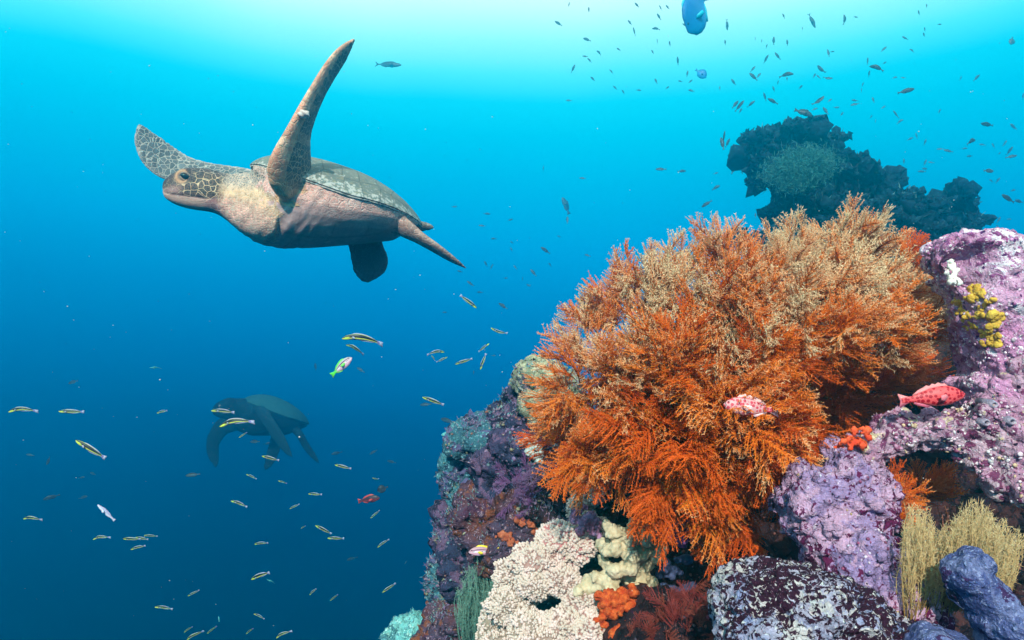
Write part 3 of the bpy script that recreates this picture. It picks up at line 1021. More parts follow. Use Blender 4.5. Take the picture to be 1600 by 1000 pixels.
crust_on([pin], 1500, [(.78, .66, .72), (.55, .24, .42), (.36, .10, .26), (.70, .5, .6)], .0008, .0030, 70, clump=30, squash=.5)
crust_on([arch, lump], 1300, [(.70, .55, .60), (.50, .24, .36), (.30, .08, .16), (.6, .42, .26), (.75, .70, .70)], .0008, .0036, 76, clump=26, squash=.5)
crust_on([ridge], 900, [(.52, .44, .56), (.16, .03, .08), (.22, .04, .10), (.45, .30, .14), (.56, .46, .55)], .0007, .0026, 71, clump=34, squash=.5)
crust_on(slope, 420, [(.14, .22, .25), (.16, .10, .2), (.22, .13, .21), (.22, .08, .06), (.26, .23, .14), (.1, .07, .12)], .0015, .006, 73, clump=16, squash=.5)
crust_on([low], 700, [(.25, .58, .56), (.14, .36, .38), (.4, .7, .66)], .002, .006, 74, clump=18, squash=.6)
crust_on([terr], 2200, [(.10, .05, .06), (.18, .06, .05), (.05, .03, .05), (.2, .12, .13)], .001, .005, 75, test=region(880, 800, 1600, 1000), clump=14, squash=.5)


# ---- short turf growing on the ledges of the left slope and on the low rock
def turf(objs, n, seed, pal, l0, l1, rad, test):
    rng = np.random.default_rng(seed)
    P_, N_ = [], []
    for o in objs:
        p, q = surface_points(o, n, rng, test)
        if len(p):
            keep = np.array([mnoise.noise(Vector(v * 13)) for v in p]) > -.05
            P_.append(p[keep])
            N_.append(q[keep])
    p, q = np.concatenate(P_), np.concatenate(N_)
    V, F, t = pyramids(p - q * .001, q + rng.normal(0, .55, q.shape) + np.array([0, 0, .4]), rng.uniform(l0, l1, len(p)), rad, rng)
    idx = np.array([int(abs(mnoise.noise(Vector(v * 9 + np.array([5.2, 1.1, 8.3])))) * 13 + rng.random()) % len(pal) for v in p])
    C = np.repeat(np.array(pal)[idx] * rng.uniform(.6, 1.3, (len(p), 1)), 4, 0)
    return add_stuff('turf_algae', V, F, CR, {'col': C})


def ledges(V, N):
    return facing(V, N) & (N[:, 2] > -.1)

# ================================================================== feathery growth
def pyramids(base, direc, length, rad, rng):
    """thin three sided spikes; returns V, F, t (0 at foot, 1 at tip)"""
    n = len(base)
    d = unit(direc)
    a = unit(np.cross(d, unit(rng.normal(size=(n, 3)))))
    b = np.cross(d, a)
    r = np.broadcast_to(np.asarray(rad, float), (n,))[:, None]
    ln = np.broadcast_to(np.asarray(length, float), (n,))[:, None]
    V = np.stack([base + a * r, base - a * r * 0.5 + b * r * 0.87, base - a * r * 0.5 - b * r * 0.87, base + d * ln], 1).reshape(-1, 3)
    k = np.arange(n)[:, None] * 4
    F = np.concatenate([k + np.array([[0, 1, 3]]), k + np.array([[1, 2, 3]]), k + np.array([[2, 0, 3]])])
    t = np.tile([0.0, 0.0, 0.0, 1.0], n)
    return V, F, t


def tubes(paths, r0, r1):
    """three sided tapering tubes for many polylines of equal point count: paths (n,k,3)"""
    n, k, _ = paths.shape
    T = unit(np.gradient(paths, axis=1))
    ref = np.where(np.abs(T[..., 2:3]) > 0.9, np.array([1.0, 0, 0]), np.array([0, 0, 1.0]))
    a = unit(np.cross(T, ref))
    b = np.cross(T, a)
    r0 = np.broadcast_to(np.asarray(r0, float), (n,))
    r1 = np.broadcast_to(np.asarray(r1, float), (n,))
    rr = (r0[:, None] + (r1 - r0)[:, None] * np.linspace(0, 1, k)[None])[..., None]
    V = np.stack([paths + a * rr, paths - a * rr * .5 + b * rr * .87, paths - a * rr * .5 - b * rr * .87], 2)
    V = V.reshape(-1, 3)
    base = (np.arange(n)[:, None, None] * k + np.arange(k - 1)[None, :, None]) * 3
    j = np.arange(3)[None, None, :]
    F = np.stack([base + j, base + (j + 1) % 3, base + (j + 1) % 3 + 3, base + j + 3], -1).reshape(-1, 4)
    t = np.repeat(np.tile(np.linspace(0, 1, k), n), 3)
    return V, F, t


def make_frond(rng, nb=15, L=0.10, wide=0.40, pin=0.0085, sp=0.0042, rad=0.00085):
    """one feather: a midrib, branchlets on both sides, pinnules on every branchlet"""
    k = 7
    z = np.linspace(0, L, k)
    bx, by = rng.uniform(-.45, .45), rng.uniform(-.45, .45)
    mid = np.stack([bx * z * z / L, by * z * z / L, z], -1)

    def at(t):
        return np.stack([np.interp(t * L, z, mid[:, q]) for q in range(3)], -1)
    hs, sd = [], []
    for i in range(nb):
        for s in (-1, 1):
            hs.append(0.14 + 0.84 * (i + (0.25 if s > 0 else 0) + rng.uniform(-.2, .2)) / nb)
            sd.append(s)
    hs, sd = np.clip(np.array(hs), .05, .99), np.array(sd, float)
    prof = np.interp(hs, [0, .3, .6, .85, 1], [.75, 1.0, .85, .5, .22])
    ln = L * wide * prof * rng.uniform(.8, 1.15, len(hs))
    az = rng.normal(0, .45, len(hs))
    el = np.radians(np.interp(hs, [0, 1], [38, 62])) + rng.normal(0, .12, len(hs))
    d = np.stack([sd * np.cos(el) * np.cos(az), np.cos(el) * np.sin(az), np.sin(el)], -1)
    b0 = at(hs)
    m = 4
    tt = np.linspace(0, 1, m)
    up = np.array([0, 0, 1.0])
    br = b0[:, None] + d[:, None] * (ln[:, None, None] * tt[None, :, None]) + up * (ln[:, None, None] * 0.30 * (tt ** 2)[None, :, None]) + rng.normal(0, .0018, (len(hs), m, 3)) * tt[None, :, None]
    P0, D0, W0 = [], [], []
    for q in range(len(hs)):
        c = max(3, int(ln[q] / sp))
        for u in (np.arange(c) + rng.uniform(.2, .8)) / c:
            x = np.array([np.interp(u, tt, br[q, :, w]) for w in range(3)])
            tg = unit(br[q, -1] - br[q, 0])
            for s in (-1, 1):
                nrm = unit(np.cross(tg, unit(np.array([az[q] * .5 + rng.normal(0, .5), 1.0, rng.normal(0, .5)]))))
                P0.append(x)
                D0.append(tg * rng.uniform(.45, 1.0) + nrm * s * rng.uniform(.5, 1.05) + rng.normal(0, .22, 3))
                W0.append((u, hs[q]))
    P0, D0, W0 = np.array(P0), np.array(D0), np.array(W0)
    pv, pf, pt = pyramids(P0, D0, pin * rng.uniform(.7, 1.2, len(P0)) * (1 - .35 * W0[:, 0]), rad, rng)
    mv, mf, mt = tubes(mid[None], 0.0019, 0.0008)
    bv, bf, bt = tubes(br, 0.00115, 0.0006)
    Vq = np.concatenate([mv, bv])
    Fq = np.concatenate([mf, bf + len(mv)])
    tip_q = np.concatenate([mt * .35, bt * .55 + np.repeat(hs, m * 3) * .2])
    wq = np.repeat(W0, 4, 0)
    tip_p = np.clip(.15 + .30 * wq[:, 0] + .22 * wq[:, 1] + .38 * pt, 0, 1)
    return np.concatenate([Vq, pv]), Fq, pf + len(Vq), np.concatenate([tip_q, tip_p]), np.concatenate([np.full(len(mv), .85), np.full(len(bv), .36), np.zeros(len(pv))])


def place_fronds(tmpl, spots, rng):
    """spots: (base, direction, scale, pale); -> V, Fq, Ft, tip, pale"""
    Vs, Fq, Ft, Ti, Pa, Tw, off = [], [], [], [], [], [], 0
    for (b, d, s, pale) in spots:
        v, q, f, t, tw = tmpl[rng.integers(len(tmpl))]
        z = unit(np.asarray(d, float))
        x = unit(np.cross(z, unit(rng.normal(size=3))))
        y = np.cross(z, x)
        Vs.append(v * s @ np.stack([x, y, z]) + b)
        Fq.append(q + off)
        Ft.append(f + off)
        Ti.append(t)
        Pa.append(np.full(len(v), pale))
        Tw.append(tw * pale)
        off += len(v)
    return np.concatenate(Vs), np.concatenate(Fq), np.concatenate(Ft), np.concatenate(Ti), np.concatenate(Pa), np.concatenate(Tw)


def frond_material(name, deep, body, tip, pale_tip, twig, trans=0.25):
    m, nt, b = new_mat(name)
    t = attr_(nt, 'tip').outputs['Fac']
    p = attr_(nt, 'pale').outputs['Fac']
    co = nd(nt, 'ShaderNodeTexCoord').outputs['Object']
    n = noise_(nt, co, 26.0, 3.0)
    tj = math_(nt, 'ADD', t, math_(nt, 'MULTIPLY', math_(nt, 'SUBTRACT', n.outputs[0], 0.5), 0.5))
    tp = math_(nt, 'ADD', tj, math_(nt, 'MULTIPLY', math_(nt, 'SUBTRACT', p, 0.5), 0.7))
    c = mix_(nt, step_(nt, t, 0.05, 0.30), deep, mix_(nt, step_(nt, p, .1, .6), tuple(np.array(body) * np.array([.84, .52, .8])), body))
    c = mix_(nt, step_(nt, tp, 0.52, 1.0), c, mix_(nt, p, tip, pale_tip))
    c = mix_(nt, attr_(nt, 'twig').outputs['Fac'], c, twig)
    nt.links.new(c, b.inputs['Base Color'])
    b.inputs['Roughness'].default_value = 0.6
    b.inputs['Specular IOR Level'].default_value = 0.2
    if trans:
        tr = nd(nt, 'ShaderNodeBsdfTranslucent', {'Color': c})
        mx = nd(nt, 'ShaderNodeMixShader', {0: trans, 1: b.outputs[0], 2: tr.outputs[0]})
        nt.links.new(mx.outputs[0], nt.nodes['Material Output'].inputs['Surface'])
    return m


turf(slope, 2200, 80, [(.10, .26, .29), (.20, .13, .25), (.14, .09, .18), (.30, .20, .26), (.14, .36, .38), (.26, .22, .14)], .006, .016, .0011, ledges)
turf([low], 2500, 81, [(.16, .48, .48), (.30, .66, .62), (.1, .3, .32)], .005, .013, .0012, facing)
turf([bould, ridge], 1500, 82, [(.06, .012, .03), (.16, .03, .08), (.30, .22, .3), (.22, .1, .16)], .002, .006, .0006, facing)
turf([arch, lump, pin], 1600, 83, [(.5, .26, .4), (.66, .5, .56), (.36, .12, .2), (.5, .36, .26)], .0015, .005, .0006, facing)
M_CORAL = frond_material('orange_feather_coral', (0.55, 0.075, 0.006), (0.95, 0.25, 0.014), (0.95, 0.52, 0.24), (0.95, 0.74, 0.46), (0.16, 0.055, 0.02), 0.30)
rg = np.random.default_rng(5)
FRONDS = [make_frond(rg, nb=11, wide=.46, sp=.0043, pin=.0088, rad=.00095) for _ in range(6)]

# the bush: clumps over a dome that leans on the reef, its lower right side hollow
OUT = [(832, 660), (845, 590), (868, 520), (915, 478), (922, 405), (960, 402), (985, 380), (1022, 392), (1060, 362), (1098, 374), (1125, 345), (1160, 360), (1185, 388), (1212, 390), (1240, 342), (1285, 335), (1306, 366), (1335, 318), (1372, 322), (1392, 350), (1400, 405),
       (1440, 418), (1490, 458), (1498, 560), (1482, 600), (1400, 610), (1320, 640), (1340, 690), (1262, 722), (1245, 790), (1185, 830), (1165, 888), (1110, 890), (1062, 835), (1000, 825), (958, 805),
       (930, 760), (880, 772), (838, 735)]


def inside(px, py, poly):
    c = False
    for (x0, y0), (x1, y1) in zip(poly, poly[1:] + poly[:1]):
        if (y0 > py) != (y1 > py) and px < (x1 - x0) * (py - y0) / (y1 - y0) + x0:
            c = not c
    return c


def edge_dist(px, py, poly):
    best = 1e9
    for (x0, y0), (x1, y1) in zip(poly, poly[1:] + poly[:1]):
        dx, dy = x1 - x0, y1 - y0
        t = max(0, min(1, ((px - x0) * dx + (py - y0) * dy) / (dx * dx + dy * dy)))
        best = min(best, math.hypot(px - x0 - dx * t, py - y0 - dy * t))
    return best


def dome(px, py):
    q = ((px - 1185) / 375) ** 2 + ((py - 610) / 310) ** 2
    return 1.56 - 0.40 * math.sqrt(max(0.0, 1 - q))


clumps = [(960, 432), (1012, 415), (1085, 398), (1140, 385), (1252, 385), (1262, 372), (1330, 362), (1362, 372), (1200, 420), (1455, 470), (1420, 452), (890, 545), (868, 620), (866, 690), (905, 715), (1130, 850), (1128, 800), (1010, 785)]
rg = np.random.default_rng(9)
tries = 0
while len(clumps) < 99 and tries < 6000:
    tries += 1
    x, y = rg.uniform(830, 1500), rg.uniform(330, 890)
    if inside(x, y, OUT) and edge_dist(x, y, OUT) > 34 and min(math.hypot(x - a, y - b) for a, b in clumps) > 46:
        clumps.append((x, y))

cv_root = P(1190, 720, 1.62)
coral = empty('feather_coral', cv_root)
tag(coral, 'huge bushy orange coral with feathery pale tipped fronds filling the reef top', 'coral')
HOL = [(1262, 655), (1300, 600), (1375, 585), (1405, 555), (1500, 560), (1500, 610), (1400, 650), (1335, 705), (1275, 705)]
clumps = [c for c in clumps if not inside(c[0], c[1], HOL)]
clumps = [c for c in clumps if not (1238 < c[0] < 1500 and 522 + (1500 - c[0]) * .12 < c[1] < 712)]
clumps += [(1296, 520), (1350, 500), (1225, 580), (1446, 490), (1400, 482), (1215, 690)]
DEEP_IN = [(1290, 615), (1340, 600), (1395, 590), (1450, 580), (1300, 660), (1262, 690), (1350, 640)]
clumps += DEEP_IN
for ci, (x, y) in enumerate(clumps):
    hollow = (x, y) in DEEP_IN
    canopy = not hollow and 1220 < x < 1500 and 485 < y < 600
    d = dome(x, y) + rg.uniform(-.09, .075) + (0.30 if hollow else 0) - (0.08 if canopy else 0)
    c = P(x, y, d)
    nx, nz = (x - 1150) / 350, -(y - 610) / 310
    up = 0.55 if y < 620 else (0.05 if y < 720 else -0.55)
    if canopy:
        up = 0.1
    n = unit(np.array([nx * 0.9, -math.sqrt(max(.08, 1 - nx * nx - nz * nz)) * 0.9, nz * 0.8 + up]))
    pale = float(np.clip(np.interp(y, [340, 470, 600, 760], [0.95, 0.72, 0.38, 0.12]) + 0.12 * (x > 1180) * (y < 480) + rg.uniform(-.30, .28) - (.3 if hollow else 0), 0, 1))  # clumps in the hollow coloured redder and darker, its shade painted in
    edge = edge_dist(x, y, OUT)
    spots = []
    nf = 21
    R = 0.052
    root = c - n * 0.070
    for k in range(nf):
        dr = unit(n * rg.uniform(.75, 1.25) + rg.normal(0, .50, 3))
        if np.dot(dr, n) < -0.1:
            dr = dr + n
        s = rg.uniform(.55, .98) * (0.9 if edge < 45 else 1.0) * (.85 if canopy else 1)
        spots.append((root + dr * 0.026 + rg.normal(0, .016, 3), dr, s, np.clip(pale + rg.uniform(-.22, .22), 0, 1)))
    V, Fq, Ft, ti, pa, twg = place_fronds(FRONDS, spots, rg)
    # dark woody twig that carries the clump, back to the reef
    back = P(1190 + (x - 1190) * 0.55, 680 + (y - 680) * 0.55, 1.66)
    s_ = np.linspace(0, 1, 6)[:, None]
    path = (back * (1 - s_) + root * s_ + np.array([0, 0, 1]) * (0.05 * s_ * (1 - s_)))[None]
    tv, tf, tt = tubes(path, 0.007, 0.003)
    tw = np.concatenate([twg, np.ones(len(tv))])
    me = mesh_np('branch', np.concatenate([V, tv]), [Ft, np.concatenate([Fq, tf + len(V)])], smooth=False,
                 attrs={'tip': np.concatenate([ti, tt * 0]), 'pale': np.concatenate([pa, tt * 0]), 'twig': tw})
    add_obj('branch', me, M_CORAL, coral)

# ================================================================== what else grows on the reef
def simple_material(name, a, b, scale=60.0, rough=0.8, bump=0.5, third=None, sss=0.0):
    m, nt, bs = new_mat(name)
    co = nd(nt, 'ShaderNodeTexCoord').outputs['Object']
    n = noise_(nt, co, scale, 5.0, 0.6)
    c = mix_(nt, step_(nt, n.outputs[0], .35, .65), a, b)
    n2 = noise_(nt, co, scale * 5, 3.0)
    if third:
        n3 = noise_(nt, co, scale * 0.45, 4.0)
        c = mix_(nt, step_(nt, n3.outputs[0], .56, .64), c, third)
    c = mix_(nt, .6, c, mix_(nt, n2.outputs[0], (.4, .4, .4), (1.4, 1.4, 1.4)), 'MULTIPLY')
    nt.links.new(c, bs.inputs['Base Color'])
    bs.inputs['Roughness'].default_value = rough
    bs.inputs['Specular IOR Level'].default_value = 0.15
    h = math_(nt, 'ADD', n.outputs[0], math_(nt, 'MULTIPLY', n2.outputs[0], .4))
    nt.links.new(nd(nt, 'ShaderNodeBump', {'Height': h, 'Strength': bump, 'Distance': 0.006}).outputs[0], bs.inputs['Normal'])
    return m


# ---- white cauliflower coral, lobe by lobe, every lobe packed with blunt nubs
WC, nt, bs = new_mat('white_coral')
kn = attr_(nt, 'tipness').outputs['Fac']
pk = attr_(nt, 'pink').outputs['Fac']
co = nd(nt, 'ShaderNodeTexCoord').outputs['Object']
nn = noise_(nt, co, 40.0, 4.0)
gap = mix_(nt, pk, (0.26, 0.21, 0.16), (0.48, 0.17, 0.18))
c_ = mix_(nt, step_(nt, kn, 0.15, 0.75), gap, mix_(nt, step_(nt, nn.outputs[0], .4, .65), (0.56, 0.44, 0.37), (0.66, 0.50, 0.46)))
nt.links.new(c_, bs.inputs['Base Color'])
bs.inputs['Roughness'].default_value = 0.75
bs.inputs['Specular IOR Level'].default_value = 0.15
n6 = noise_(nt, co, 420.0, 2.0)
nt.links.new(nd(nt, 'ShaderNodeBump', {'Height': n6.outputs[0], 'Strength': 0.4, 'Distance': 0.002}).outputs[0], bs.inputs['Normal'])
rg = np.random.default_rng(31)
wroot = empty('cauliflower_coral', P(850, 1010, 1.42))
tag(wroot, 'white cauliflower coral of knobbly lobes at the bottom below the orange coral', 'coral')
iv3, if3 = ico(5)
for (px, py, d, rx, ry, rz, pink, n) in [
        (884, 850, 1.45, 44, 32, .055, .85, 1500), (838, 878, 1.42, 38, 26, .045, .4, 1200), (802, 900, 1.45, 28, 26, .045, .2, 900), (874, 906, 1.39, 32, 19, .04, .3, 1000), (834, 914, 1.38, 26, 18, .035, .2, 800),
        (798, 946, 1.40, 36, 26, .05, .1, 1200), (772, 985, 1.46, 24, 34, .05, .0, 1000), (908, 936, 1.37, 28, 24, .045, .4, 1000), (884, 974, 1.33, 40, 20, .045, .3, 1100), (826, 976, 1.34, 32, 20, .045, .1, 1000),
        (850, 1008, 1.30, 48, 22, .05, .2, 1200), (920, 985, 1.31, 24, 26, .04, .5, 800), (786, 1012, 1.36, 36, 22, .05, .1, 800),
        (920, 824, 1.48, 26, 18, .04, .2, 800), (906, 796, 1.51, 17, 24, .035, .0, 700), (924, 772, 1.52, 17, 18, .035, .0, 600)]:
    k = d / FPX
    R = np.array([rx * k, rz, ry * k])
    bump = 1 + 0.26 * np.array([mnoise.noise(Vector(v * 2.3 + np.array([px, py, 0]) * .1)) for v in iv3]) + 0.14 * np.array([mnoise.noise(Vector(v * 6 + np.array([py, px, 0]) * .1)) for v in iv3])
    L_ = iv3 * R * 0.97 * bump[:, None] + P(px, py, d)
    i = rg.choice(len(iv3), min(n, len(iv3)), replace=False)
    i = i[(iv3[i, 1] < 0.45)]
    nv, nf, rr = nubs(L_[i], unit(iv3[i] / R), .0014 + .0012 * pink, .0031 + .0012 * pink, rg, .5, 1.9, 2)
    kk = 42
    h = np.einsum('nij,nj->ni', nv.reshape(-1, kk, 3) - L_[i][:, None], unit(iv3[i] / R)) / rr[:, None]
    V = np.concatenate([L_, nv])
    F = np.concatenate([if3, nf + len(L_)])
    add_obj('lobe', mesh_np('lobe', V, F, attrs={'tipness': np.concatenate([np.zeros(len(L_)), np.clip(h.ravel() * .55, 0, 1)]), 'pink': np.full(len(V), pink)}), WC, wroot)

# ---- cream lobed sponge beside it
CREAM = simple_material('cream_sponge', (0.48, 0.37, 0.22), (0.60, 0.49, 0.33), 30.0, .7, .35, (0.44, 0.36, 0.20))
rg = np.random.default_rng(8)
parts = []
for (x0, y0, x1, y1, r) in [(925, 915, 985, 885, 17), (985, 885, 1010, 850, 16), (1010, 850, 1002, 826, 12), (985, 870, 965, 835, 15), (965, 835, 948, 822, 12), (1000, 890, 1034, 868, 13), (1034, 868, 1036, 846, 9),
                           (985, 845, 988, 818, 11), (960, 860, 935, 850, 13), (945, 905, 960, 930, 15), (1000, 895, 1020, 912, 12), (975, 900, 1005, 925, 13), (1018, 835, 1030, 820, 9), (930, 905, 905, 925, 12), (960, 890, 940, 875, 12), (1010, 870, 1022, 850, 8)]:
    for t in np.linspace(0, 1, 6):
        d = 1.34 + .02 * math.sin(t * 3 + x0)
        k = d / FPX
        R = r * k * rg.uniform(.85, 1.15) * (1 - .25 * t)
        parts.append((ico(2)[0] * np.array([R, R * 1.3, R * .9]) + P(x0 + (x1 - x0) * t + rg.normal(0, 2), y0 + (y1 - y0) * t + rg.normal(0, 2), d), [ico(2)[1]]))
V, F = join(parts)
me = remesh(V, F, .0030, 2, (('CLOUDS', .02, .014), ('HARD', .012, .007), ('CLOUDS', .005, .003)))
me.name = 'lobed_sponge'
tag(add_obj('lobed_sponge', me, CREAM, None, base_of(V)), 'cream coloured sponge of smooth fingers and folds right of the white coral', 'sponge')


def blob(name, label, cat, pts, mat, seed, voxel=.0024, disp=(('CLOUDS', .014, .012), ('HARD', .007, -.008), ('CLOUDS', .004, .004)), group=None, smooth=1):
    """pts: (px, py, d, r px, depth scale)"""
    rng = np.random.default_rng(seed)
    parts = []
    for (x, y, d, r, dz) in pts:
        k = d / FPX
        for _ in range(14):
            R = r * k * rng.uniform(.18, .46)
            o = rng.normal(size=2) * r * .55
            parts.append((ico(2)[0] * np.array([R, R * dz, R * rng.uniform(.7, 1.1)]) + P(x + o[0], y + o[1], d - rng.uniform(0, .4) * R), [ico(2)[1]]))
    V, F = join(parts)
    me = remesh(V, F, voxel, smooth, disp)
    me.name = name
    return tag(add_obj(name, me, mat, None, base_of(V)), label, cat, group)


ORANGE = simple_material('orange_sponge', (0.50, 0.05, 0.012), (0.74, 0.14, 0.03), 110.0, .9, 1.0)
blob('encrusting_sponge', 'bright orange crumbly sponge patch between the white coral and the dark bottom', 'sponge', [(948, 938, 1.30, 20, 1), (972, 945, 1.29, 22, 1), (985, 930, 1.30, 14, 1), (960, 960, 1.29, 16, 1)], ORANGE, 1, group='orange sponges')
blob('encrusting_sponge', 'small orange sponge strip at the bottom edge below the larger orange patch', 'sponge', [(982, 980, 1.26, 16, 1), (965, 993, 1.26, 16, 1), (935, 975, 1.29, 10, 1)], ORANGE, 2, group='orange sponges')
blob('encrusting_sponge', 'thin red orange sponge wedged above the lavender rock ridge', 'sponge', [(1330, 690, 1.05, 12, .6), (1348, 680, 1.05, 11, .6), (1312, 702, 1.06, 9, .6)], simple_material('red_sponge', (0.70, 0.06, 0.02), (0.85, 0.12, 0.04), 50.0, .7, .3), 3, group='orange sponges')
YEL = simple_material('yellow_sponge', (0.50, 0.28, 0.03), (0.70, 0.45, 0.07), 70.0, .8, .6)
for q, (x, y, r, lab) in enumerate([(1506, 478, 11, 'yellow sponge clump highest on the left flank of the pink pinnacle'), (1526, 456, 8, 'small yellow sponge dot under the hollow of the pink pinnacle'), (1538, 482, 11, 'round yellow sponge clump in the middle of the pink pinnacle'),
                                    (1518, 503, 9, 'yellow sponge clump between the bush and the pinnacle centre'), (1556, 500, 8, 'yellow sponge speck furthest right on the pinnacle'), (1548, 528, 10, 'yellow sponge clump low on the pinnacle beside a dark pit')]):
    pts_, nr_ = surface_points(pin, 70, np.random.default_rng(100 + q), region(x - r * 1.5, y - r * 1.3, x + r * 1.5, y + r * 1.3))
    if len(pts_):
        keep = np.array([mnoise.noise(Vector(v * 70)) for v in pts_]) > -.12
        V, F, rr = nubs(pts_[keep], nr_[keep], .0018, .0048, np.random.default_rng(q), .1, .6, 2)
        tag(add_obj('yellow_sponge', mesh_np('yellow_sponge', V, F), YEL, None, base_of(V)), lab, 'sponge', 'yellow sponges on the pinnacle')
blob('tube_sponge', 'small maroon and lilac sponge with an open mouth behind the cream sponge', 'sponge', [(912, 818, 1.40, 18, 1), (930, 828, 1.40, 16, 1), (905, 805, 1.41, 11, 1)], simple_material('maroon_sponge', (0.16, 0.05, 0.09), (0.40, 0.22, 0.38), 40.0), 20)
blob('dark_sponge', 'dark blue rounded sponge in shadow right of the cream sponge', 'sponge', [(1050, 900, 1.36, 26, 1), (1062, 930, 1.36, 22, 1)], simple_material('navy_sponge', (0.03, 0.04, 0.09), (0.07, 0.08, 0.16), 30.0, .8, .3), 21, disp=(('CLOUDS', .03, .01),), smooth=3)
blob('violet_sponge', 'violet sponge tucked under the orange coral beside the cream sponge', 'sponge', [(1052, 822, 1.30, 22, 1), (1078, 830, 1.30, 18, 1)], simple_material('violet_sponge_skin', (0.12, 0.04, 0.16), (0.26, 0.10, 0.28), 40.0), 22)
PALE = simple_material('pale_brain_coral', (0.42, 0.40, 0.24), (0.62, 0.58, 0.40), 120.0, .8, .9)
blob('round_coral', 'little round pale yellow coral on the lower left edge of the slope', 'coral', [(701, 925, 1.90, 9, 1), (703, 922, 1.90, 7, 1)], PALE, 23, voxel=.004)
blob('encrusting_sponge', 'dull yellow sponge patch high on the purple slope', 'sponge', [(796, 690, 1.80, 10, .8), (790, 697, 1.80, 7, .8)], simple_material('dull_yellow_sponge', (0.30, 0.24, 0.05), (0.42, 0.34, 0.09), 70.0), 24, group='sponges on the slope')
blob('encrusting_sponge', 'pale grey green sponge ledge beside the yellow patch on the slope', 'sponge', [(830, 702, 1.72, 14, .8), (845, 712, 1.72, 10, .8)], simple_material('grey_green_sponge', (0.34, 0.40, 0.38), (0.5, 0.55, 0.5), 60.0), 25, group='sponges on the slope')
RUST = simple_material('rust_sponge', (0.34, 0.07, 0.03), (0.46, 0.13, 0.06), 60.0)
for q, (x, y, r) in enumerate([(822, 810, 12), (790, 838, 10), (836, 830, 9)]):
    blob('encrusting_sponge', ['rust red sponge streak highest on the middle slope', 'rust red sponge just right of the yellow tailed fish', 'rust red sponge nearest the white coral on the slope'][q], 'sponge', [(x, y, 1.70, r, .7), (x + 10, y + 8, 1.69, r * .7, .7)], RUST, 30 + q, group='sponges on the slope')
WHT = simple_material('white_ascidian', (0.72, 0.66, 0.56), (0.82, 0.80, 0.76), 60.0, .6, .4)
blob('white_sponge', 'small white sponge standing in the hollow of the pink pinnacle', 'sponge', [(1487, 412, 1.10, 7, .9), (1486, 425, 1.095, 9, .9), (1492, 436, 1.09, 8, .9)], WHT, 40, voxel=.0022)
for q, (x, y, lab) in enumerate([(1552, 632, 'grey round sea squirt highest on the pitted rock'), (1580, 658, 'white ringed sea squirt low on the pitted rock'), (1540, 660, 'grey sea squirt beside the tail of the red spotted fish')]):
    sp_, sn_ = surface_points(lump, 40, np.random.default_rng(q), region(x - 14, y - 14, x + 14, y + 14))
    d = (float(sp_[:, 1].min()) if len(sp_) else .985) + .004
    k = d / FPX
    a = np.linspace(0, 2 * math.pi, 20, endpoint=False)
    rings = []
    for (r, y_) in ((8, 0.03), (8.5, 0.008), (7, .0), (5, -.004), (3.2, -.003), (2.8, .004), (2.2, .010)):
        rings.append(P(x, y, d) + np.stack([np.cos(a) * r * k, np.full(20, y_), np.sin(a) * r * k * .9], -1))
    V, F = loft(rings)
    tag(add_obj('sea_squirt', mesh_np('sea_squirt', V, F), simple_material('grey_tunic', (0.20, 0.17, 0.24), (0.42, 0.36, 0.42), 90.0, .5, .5), None, base_of(V)), lab, 'sea squirt', 'sea squirts on the pitted rock')


# ---- hair-like tufts
def tuft(name, label, cat, base, top, d0, d1, n, mat, seed, rad=.0010, pins=26, plen=.0045, sway=.02):
    """base / top: pixel polylines; strands grow from one to the other"""
    rng = np.random.default_rng(seed)
    bx, by = zip(*base)
    tx, ty = zip(*top)
    u = np.sort(rng.uniform(0, 1, n))
    k = 9
    paths = np.zeros((n, k, 3))
    s = np.linspace(0, 1, k)
    for i in range(n):
        d = rng.uniform(d0, d1)
        w = np.clip(u[i] + rng.normal(0, .09), 0, 1)
        A = P(np.interp(u[i], np.linspace(0, 1, len(bx)), bx) + rng.normal(0, 5), np.interp(u[i], np.linspace(0, 1, len(by)), by) + rng.normal(0, 5), d)
        hgt = rng.uniform(.45, 1.06)
        B = P(np.interp(w, np.linspace(0, 1, len(tx)), tx) + rng.normal(0, 6), np.interp(w, np.linspace(0, 1, len(ty)), ty), d + rng.normal(0, .015))
        B = A + (B - A) * hgt
        c = rng.normal(0, sway, 3) * np.linalg.norm(B - A) * 8
        paths[i] = A + (B - A) * s[:, None] + c * (s * (1 - s))[:, None] * .5 + rng.normal(0, .0012, (k, 3)) * s[:, None]
    V, F, t = tubes(paths, rad * 1.3, rad * .6)
    q = rng.uniform(.25, 1, (n, pins))
    ii = np.repeat(np.arange(n), pins)
    qq = q.ravel()
    pos = np.stack([np.array([np.interp(x, s, paths[j, :, w]) for x, j in zip(qq, ii)]) for w in range(3)], -1)
    tg = unit(paths[ii, -1] - paths[ii, 0])
    pv, pf, pt = pyramids(pos, tg * .8 + rng.normal(0, .55, (len(qq), 3)), plen * rng.uniform(.6, 1.3, len(qq)), rad * .8, rng)
    tip = np.concatenate([t * .5, np.repeat(qq, 4) * .5 + pt * .5])
    pal = np.full(len(tip), .6)
    me = mesh_np(name, np.concatenate([V, pv]), [pf + len(V), F], smooth=False, attrs={'tip': tip, 'pale': pal, 'twig': tip * 0})
    o = add_obj(name, me, mat, None, base_of(V))
    return tag(o, label, cat)


